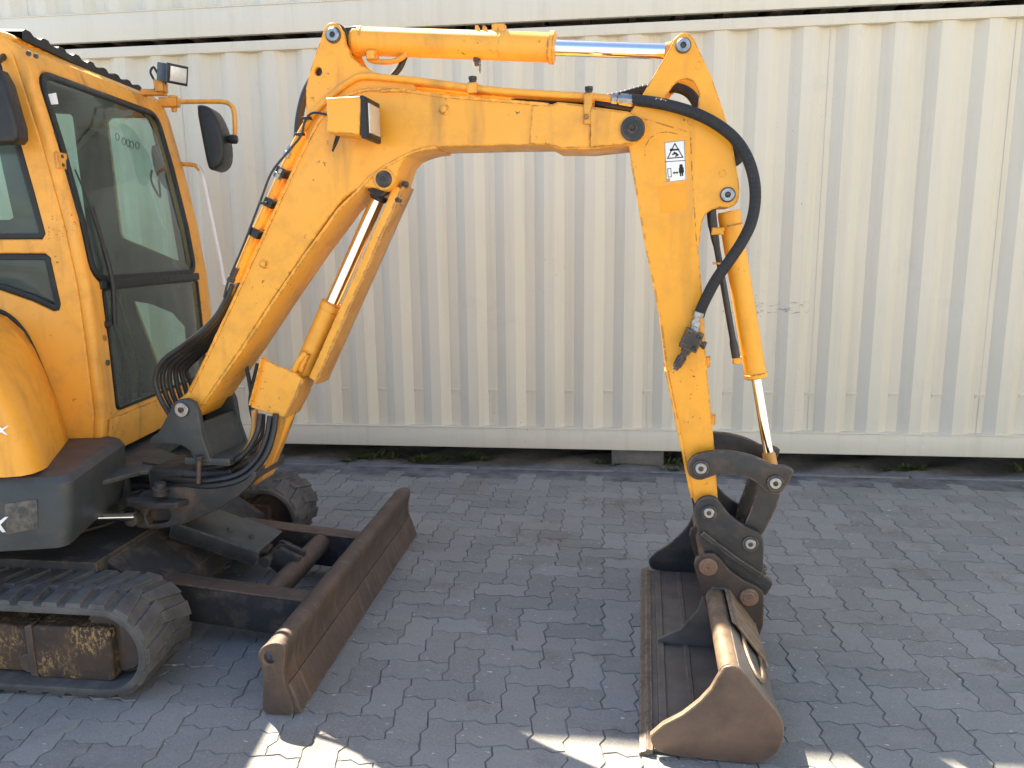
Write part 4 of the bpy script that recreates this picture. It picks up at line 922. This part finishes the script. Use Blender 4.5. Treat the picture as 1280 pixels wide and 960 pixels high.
# valve block
th = math.radians(-22); bu = B.u*math.cos(th)+np.array([0, 0, math.sin(th)]); bw = -B.u*math.sin(th)+np.array([0, 0, math.cos(th)])
vc_ = B.w3(864, 425, -.125)
valve = obox('valve_block', vc_, (bu, bw, B.v), (.064, .072, .055), 'link', arm, .004)
for a in (-1, 1):
    for b in (-1, 1):
        p = vc_+bu*a*.021+bw*b*.024-B.v*.026; lathe('valve_bolt', p, p-B.v, [(0, .0095), (.010, .0095), (.011, .008), (.011, .005), (.006, .004), (.006, 0)], 'black', valve, 12)
p = vc_-bw*.036; lathe('valve_fitting', p, p-bw-bu*.12, [(0, .017), (.016, .017), (.018, .013), (.03, .013), (.032, .017), (.07, .016), (.072, .012), (.085, .012)], 'black', valve, 8)
p = vc_+bu*.032; lathe('valve_plug', p, p+bu, [(0, .012), (.012, .012), (.013, .016), (.022, .016), (.023, .008)], 'black', valve, 6)
p = vc_+bw*.036; lathe('valve_port', p, p+bw, [(0, .014), (.012, .014), (.014, .010), (.03, .010)], 'steel', valve, 8)
# ---- bucket cylinder
c0 = B.P(*(lambda t: (t[0], 0, t[1]))(B.on(909.5, 243.5, -AW))); c1 = B.P(*(lambda t: (t[0], 0, t[1]))(B.on(966, 596, -.15)))
c0 = B.w3(908, 247, 0); c1 = B.w3(963, 580, 0); L = len3(c0, c1); dirx = (c1-c0)/L
t0, t1 = float((B.w3(911, 264, 0)-c0) @ dirx), float((B.w3(942, 472, 0)-c0) @ dirx)
bcyl = lathe('bucket_cylinder', c0, c1, [(t0, .03), (t0, .038), (t0+.02, .041), (t0+.05, .041), (t0+.053, .0385), (t1-.016, .0385), (t1-.014, .0425), (t1, .0425), (t1+.003, .038), (t1+.003, .02)], 'yellow_arm', EX, 28)
lathe('cylinder_eye', c0-B.v*.05, c0+B.v*.05, [(0, .025), (0, .038), (.1, .038), (.1, .025)], 'yellow_arm', bcyl)
lathe('bucket_cylinder_rod', c0, c1, [(t1-.02, .0185), (L-.04, .0185)], 'chrome', bcyl)
lathe('rod_end', c0, c1, [(L-.05, .018), (L-.04, .024), (L, .026)], 'yellow_worn', bcyl)
tube('cylinder_pipe', [B.w3(889, 262, -.045), B.w3(891, 282, -.045), B.w3(897, 315, -.045), B.w3(907, 372, -.045), B.w3(916, 424, -.045), B.w3(920, 447, -.045)], [.017]*6+[.015]*3+[.0115]*12+[.015]*5, 'rubberhose', bcyl)
obox('pipe_clip', B.w3(897, 289, -.045), (B.u, (0, 0, 1), B.v), (.045, .026, .035), 'yellow_arm', bcyl, .003)
obox('pipe_clip', B.w3(900, 329, -.045), (B.u, (0, 0, 1), B.v), (.05, .008, .03), 'yellow_arm', bcyl, .002)
obox('pipe_port', B.w3(921, 450, -.03), (B.u, (0, 0, 1), B.v), (.03, .026, .035), 'yellow_arm', bcyl, .003)
# ---- linkage
def c4(l, x0=760, y0=540): return [(x0+a/4, y0+b/4) for a, b in l]
tip = c4([(395, 190), (400, 150), (430, 115), (490, 98), (560, 93), (640, 100), (720, 118), (780, 142), (830, 170), (880, 168), (930, 188), (925, 212), (885, 285), (855, 312), (820, 310), (790, 298), (760, 270), (730, 245), (690, 225), (640, 213), (590, 210), (540, 215), (500, 230), (460, 242), (430, 236), (405, 217)])
blk = c4([(752, 275), (742, 310), (720, 380), (690, 455), (672, 500), (672, 545), (690, 575), (715, 580), (740, 565), (775, 520), (810, 455), (845, 385), (862, 330), (872, 280), (850, 235), (800, 230), (765, 245)])
link_ = None
for sgn in (-1, 1):
    o = plate('tipping_link', B, chaikin(B.px(tip, -.15), 1), sgn*.14-.011, sgn*.14+.011, 'link', EX, .003, 2)
    if sgn < 0: link_ = o
blo = None
for sgn in (-1, 1):
    o = plate('bucket_link', B, chaikin(B.px(blk, -.12), 1), sgn*.095-.014, sgn*.095+.014, 'link', EX, .003, 2)
u_, w_ = B.on(968.5, 604, -.15); lathe('link_cross_pin', B.P(u_, -.15, w_), B.P(u_, 2, w_), [(0, .02), (.3, .02)], 'black', link_)
lathe('rod_eye', B.P(*(lambda t: (t[0], -.05, t[1]))(B.on(964, 590, 0))), B.P(*(lambda t: (t[0], 2, t[1]))(B.on(964, 590, 0))), [(0, .02), (0, .036), (.1, .036), (.1, .02)], 'yellow_worn', bcyl)
for a, f in (((876, 585), -.151), ((969, 603.5), -.151)): pin(B, a, f, .021, link_, 'steel', 'link_pin', .014, True, .030)
# ---- quick coupler
cp = c4([(428, 400), (433, 362), (465, 328), (510, 318), (548, 332), (572, 368), (604, 410), (650, 448), (700, 478), (748, 498), (774, 528), (779, 565), (776, 640), (772, 715), (820, 742), (822, 765), (788, 822), (764, 800), (640, 722), (560, 655), (520, 605), (470, 585), (452, 540), (446, 480)])
coup = None
for sgn in (-1, 1):
    o = plate('quick_coupler' if sgn < 0 else 'coupler_cheek', B, chaikin(B.px(cp, -.135), 1), sgn*.128-.012, sgn*.128+.012, 'black', EX if sgn < 0 else coup, .004, 2)
    if sgn < 0: coup = o
cb = c4([(462, 500), (520, 520), (640, 620), (768, 712), (764, 795), (640, 720), (560, 650), (500, 600), (462, 575)])
plate('coupler_body', B, B.px(cb, -.13), -.118, .118, 'black', coup, .006)
strip('coupler_rib', B.px(c4([(470, 500), (540, 556), (640, 630), (764, 712)]), -.14), .018, -.152, -.135, 'black', coup)
u_, w_ = B.on(879+1, 640, -.135)
for a in ((886, 640.5), (938, 679.5)): pin(B, a, -.140, .0195, coup, 'steel', 'coupler_pin', .012, True, .029)
for a, z in (((886, 640.5), 0), ((938, 679.5), 0)):
    u_, w_ = B.on(*a, -.14); lathe('coupler_cross_pin', B.P(u_, -.13, w_), B.P(u_, 2, w_), [(0, .028), (.26, .028)], 'black', coup)
bm = bmesh.new()
for k in range(6):
    c = B.w3(954+2*math.sin(k*2), 708+k*2.6, -.10); bm_tube(bm, [c+B.u*.007*math.cos(t*.7854)+np.array([0, 0, .008*math.sin(t*.7854)]) for t in range(9)], .003, 5)
from_bm('safety_chain', bm, 'black', coup)
lathe('lock_ring', B.w3(957, 722, -.12), B.w3(957, 722, -.12)-B.v, [(-.01, .004), (-.01, .011), (.01, .011), (.01, .004)], 'steel', coup, 12)
# ---- grading bucket, lying with its mouth towards the machine
BVn, BVf = -.69, .69
bk = [(902, 834), (910.5, 830.8), (921, 831), (929.5, 838), (951, 865), (970, 887), (979.6, 900), (980, 916.6), (975.5, 935.5), (962, 946), (945.7, 954), (924, 955), (891.6, 953.5), (859, 949), (848, 946), (829, 940), (818.5, 935.5), (813, 924.7), (814.4, 916.6), (829, 904), (854, 891), (875, 874.6), (889, 859.7), (897, 846)]
so_ = [(u, max(w, .006)) for u, w in B.px(bk, BVn)]
shell_out = [(-.122, .004), (.08, .004), (.17, .004), (.215, .010), (.255, .034), (.283, .066), (.293, .112), (.288, .155), (.268, .19), (.222, .245), (.172, .308), (.158, .322)]
shell_in = [(.147, .311), (.160, .298), (.211, .236), (.257, .182), (.276, .151), (.281, .113), (.272, .073), (.247, .045), (.211, .022), (.17, .016), (.08, .016), (-.122, .014)]
bucket = plate('bucket', B, shell_out+shell_in, BVn+.008, BVf-.008, 'bucket_in', EX, .002)
for v in (BVn, BVf): plate('bucket_side', B, chaikin(so_, 1), v-.008, v+.008, 'bucket' if v < 0 else 'link', bucket, .004, 2)
strip('side_lip', B.px([(814, 918), (829, 905), (854, 892), (875, 875.6), (889, 860.7), (897, 847), (904, 835)], BVn), .007, BVn-.010, BVn+.012, 'edge', bucket)
plate('cutting_edge', B, [(-.138, .002), (-.112, .002), (-.096, .010), (-.096, .024), (-.114, .025), (-.117, .019), (-.137, .011)], BVn-.012, BVf+.012, 'edge_dark', bucket, .002)
plate('wear_strip', B, [(-.075, .016), (-.045, .016), (-.047, .024), (-.073, .024)], BVn+.02, BVf-.02, 'bucket_in', bucket, .002)
plate('floor_weld', B, [(.03, .014), (.055, .014), (.05, .021), (.035, .021)], BVn+.02, BVf-.02, 'bucket_in', bucket, .002)
lathe('torque_tube', B.P(.132, BVn+.004, .297), B.P(.132, 5, .297), [(0, .034), (BVf-BVn-.008, .034)], 'edge', bucket, 24)
plate('back_doubler', B, [(.165, .330), (.175, .322), (.272, .196), (.285, .17), (.292, .172), (.280, .203), (.185, .327)], -.42, .42, 'edge', bucket, .003)
# oval maker's boss on the back of the bucket
dn = np.array([.0, 0, 0]); a_ = B.P(.196, -.5, .282); b_ = B.P(.262, -.5, .200); sd = (b_-a_)/len3(a_, b_); nr = np.cross(sd, B.v); nr = nr if nr[2] > 0 else -nr
me = flat([[(-.055*math.cos(t*.2618)*1.0, .17*math.sin(t*.2618)) for t in range(24)], [(-.036*math.cos(t*.2618), .145*math.sin(t*.2618)) for t in range(24)]], .008, .002)
from_bm('oval_boss', remap(me, lambda x, y, z: (a_+b_)/2+sd*x+B.v*(y+.05)+nr*(z+.003)), 'edge', bucket)
earo = c4([(428, 662), (436, 628), (478, 600), (530, 602), (562, 632), (610, 690), (680, 738), (740, 765), (772, 792), (778, 832), (774, 960), (736, 1076), (715, 1060), (700, 1000), (640, 930), (560, 900), (500, 905), (480, 840), (455, 760)])
for sgn in (-1, 1):
    pl = B.px(earo, -.15); plate('bucket_ear', B, pl, sgn*.15-.010, sgn*.15+.010, 'ear', bucket, .005, 2)
for a in ((885, 708), (936, 746)): 
    u_, w_ = B.on(*a, -.16)
    lathe('bucket_pin', B.P(u_, -.158, w_), B.P(u_, -2, w_), [(-.32, .02), (-.32, .026), (0, .026), (0, .034), (.010, .034), (.013, .030), (.013, .022), (.016, .020), (.016, .004), (.012, .003), (.012, 0)], 'rust_light', bucket, 24)
plate('ear_base', B, [(.09, .29), (.12, .336), (.17, .335), (.262, .222), (.285, .2), (.30, .14), (.288, .12), (.26, .18), (.16, .30), (.13, .26)], -.165, .165, 'black', bucket, .004)
gus = [(-.07, .03), (-.05, .045), (.02, .085), (.08, .165), (.105, .25), (.12, .29), (.16, .29), (.25, .18), (.27, .11), (.25, .05), (.19, .018), (-.06, .014)]
for sgn in (0,): plate('stiffener_plate', B, gus, -.026, -.014, 'bucket_in', bucket, .003)
# ---- boom cylinder, guard and foot
c0 = B.w3(324, 588, 0); c1 = B.w3(480, 232, 0); L = len3(c0, c1); dirx = (c1-c0)/L
def tt(px_, py_): return float((B.w3(px_, py_, 0)-c0) @ dirx)
t1 = tt(414, 378); t2 = tt(472, 248)
mcyl = lathe('boom_cylinder', c0, c1, [(.02, .02), (.02, .036), (.06, .041), (t1-.03, .041), (t1-.028, .0445), (t1, .0445), (t1+.003, .038), (t1+.003, .02)], 'yellow', EX, 28)
lathe('cylinder_foot_eye', c0-B.v*.06, c0+B.v*.06, [(0, .03), (0, .046), (.12, .046), (.12, .03)], 'yellow_worn', mcyl)
lathe('boom_cylinder_rod', c0, c1, [(t1-.02, .0285), (t2, .0285)], 'chrome', mcyl)
lathe('rod_end', c0, c1, [(t2-.01, .026), (t2, .034), (t2+.03, .036), (L-.01, .036)], 'under', mcyl)
lathe('rod_eye', c1-B.v*.07, c1+B.v*.07, [(0, .03), (0, .045), (.14, .045), (.14, .03)], 'under', mcyl)
perp = np.cross(B.v, dirx); perp = perp if perp @ B.u > 0 else -perp
g0, g1 = tt(376, 462), tt(494, 226)
gc = c0+dirx*((g0+g1)/2)+perp*.080-B.v*.004
grd = obox('cylinder_guard', gc+perp*.012, (dirx, perp, B.v), (g1-g0, .012, .12), 'yellow_worn', mcyl, .003)
obox('guard_flange', gc-B.v*.056-perp*.008, (dirx, perp, B.v), (g1-g0-.02, .032, .010), 'yellow', grd, .003)
obox('guard_flange', gc+B.v*.056-perp*.008, (dirx, perp, B.v), (g1-g0-.02, .032, .010), 'yellow', grd, .003)
gt = c0+dirx*(g1-.01)+perp*.062
obox('guard_bracket', gt-dirx*.025, (dirx, perp, B.v), (.075, .075, .07), 'yellow_worn', grd, .006)
for q in (-.045, .02): lathe('guard_bolt', gt+dirx*q+perp*.028-B.v*.056, gt+dirx*q+perp*.028-B.v, [(-.02, .012), (.008, .012), (.01, .006)], 'black', grd, 6)
for q in (tt(366, 440), ): 
    pc = c0+dirx*q-B.v*.042; obox('port_boss', pc, (dirx, perp, B.v), (.085, .035, .03), 'yellow', mcyl, .006)
    tube('port_pipe', [pc+dirx*.04-B.v*.01, pc+dirx*.0-B.v*.024-perp*.01, pc-dirx*.06-B.v*.02-perp*.012], .012, 'yellow', mcyl)
bxo = [(330, 446), (336, 452), (352, 459), (371, 466), (380, 476), (369, 497), (358, 521), (352, 521), (315, 509), (314, 503), (322, 480)]
gbx = plate('hose_guard', B, B.px(bxo, -.075), -.082, -.068, 'yellow', mcyl, .003, 2)
strip('guard_side', B.px([(378, 474), (369, 497), (357, 521)], -.075), .012, -.082, .05, 'yellow_worn', gbx)
strip('guard_side', B.px([(330, 447), (322, 480), (315, 505)], -.075), .006, -.10, -.068, 'yellow', gbx)
tube('foot_pipe', [B.w3(318, 512, -.05), B.w3(318, 535, -.06), B.w3(313, 555, -.07), B.w3(304, 570, -.08)], .014, 'yellow_worn', mcyl)
strip('foot_arm', B.px([(352, 516), (340, 550), (326, 585), (312, 600)], -.04), .05, -.06, .06, 'yellow_worn', mcyl, bevel=.006)
# hoses from the guard back to the house
for k, (pts, r) in enumerate((
    ([(338, 520, -.085), (334, 545, -.10), (322, 572, -.12), (300, 592, -.14), (268, 600, -.15), (235, 601, -.14), (205, 598, -.10), (172, 592, -.02)], .013),
    ([(326, 517, -.085), (320, 545, -.10), (300, 572, -.11), (262, 585, -.10), (222, 586, -.06), (180, 580, .0)], .012),
    ([(345, 517, -.085), (341, 545, -.11), (330, 573, -.14), (306, 597, -.16), (272, 607, -.17), (236, 607, -.15), (200, 607, -.10)], .012),
    ([(330, 518, -.06), (327, 545, -.06), (312, 562, -.06), (285, 574, -.08), (262, 581, -.10)], .007),
    ([(322, 455, .03), (313, 500, .04), (318, 530, .0)], .009), ([(302, 430, .05), (312, 478, .05), (316, 512, .04)], .009),
    ([(230, 598, -.12), (195, 607, -.08), (168, 606, -.05)], .016), ([(235, 590, -.10), (200, 590, -.05), (170, 584, -.0)], .015))):
    tube('hydraulic_hose', [B.w3(*p) for p in pts], r, 'rubberhose', mcyl)
# looped hose bundle between boom pipes and the house
for k in range(6):
    o = k*5; v = -.10+.038*k
    top = [(291+k*1.2, 356-k), (283+k*1.5, 374), (270+k*2.5, 396+k*1.5), (250+k*3.2, 416+k*2.5)]
    lowp = [(226+k*4.2, 434+k*2.5), (203+k*6, 452+k*2), (194+k*9, 474+k), (200+k*9, 497+k*.5), (212+k*8, 518), (224+k*6, 540)]
    tube('hydraulic_hose', [B.w3(a, b, v) for a, b in top]+[B.w3(a, b, v+.02) for a, b in lowp], .0112, 'rubberhose', boom, 10, 5)
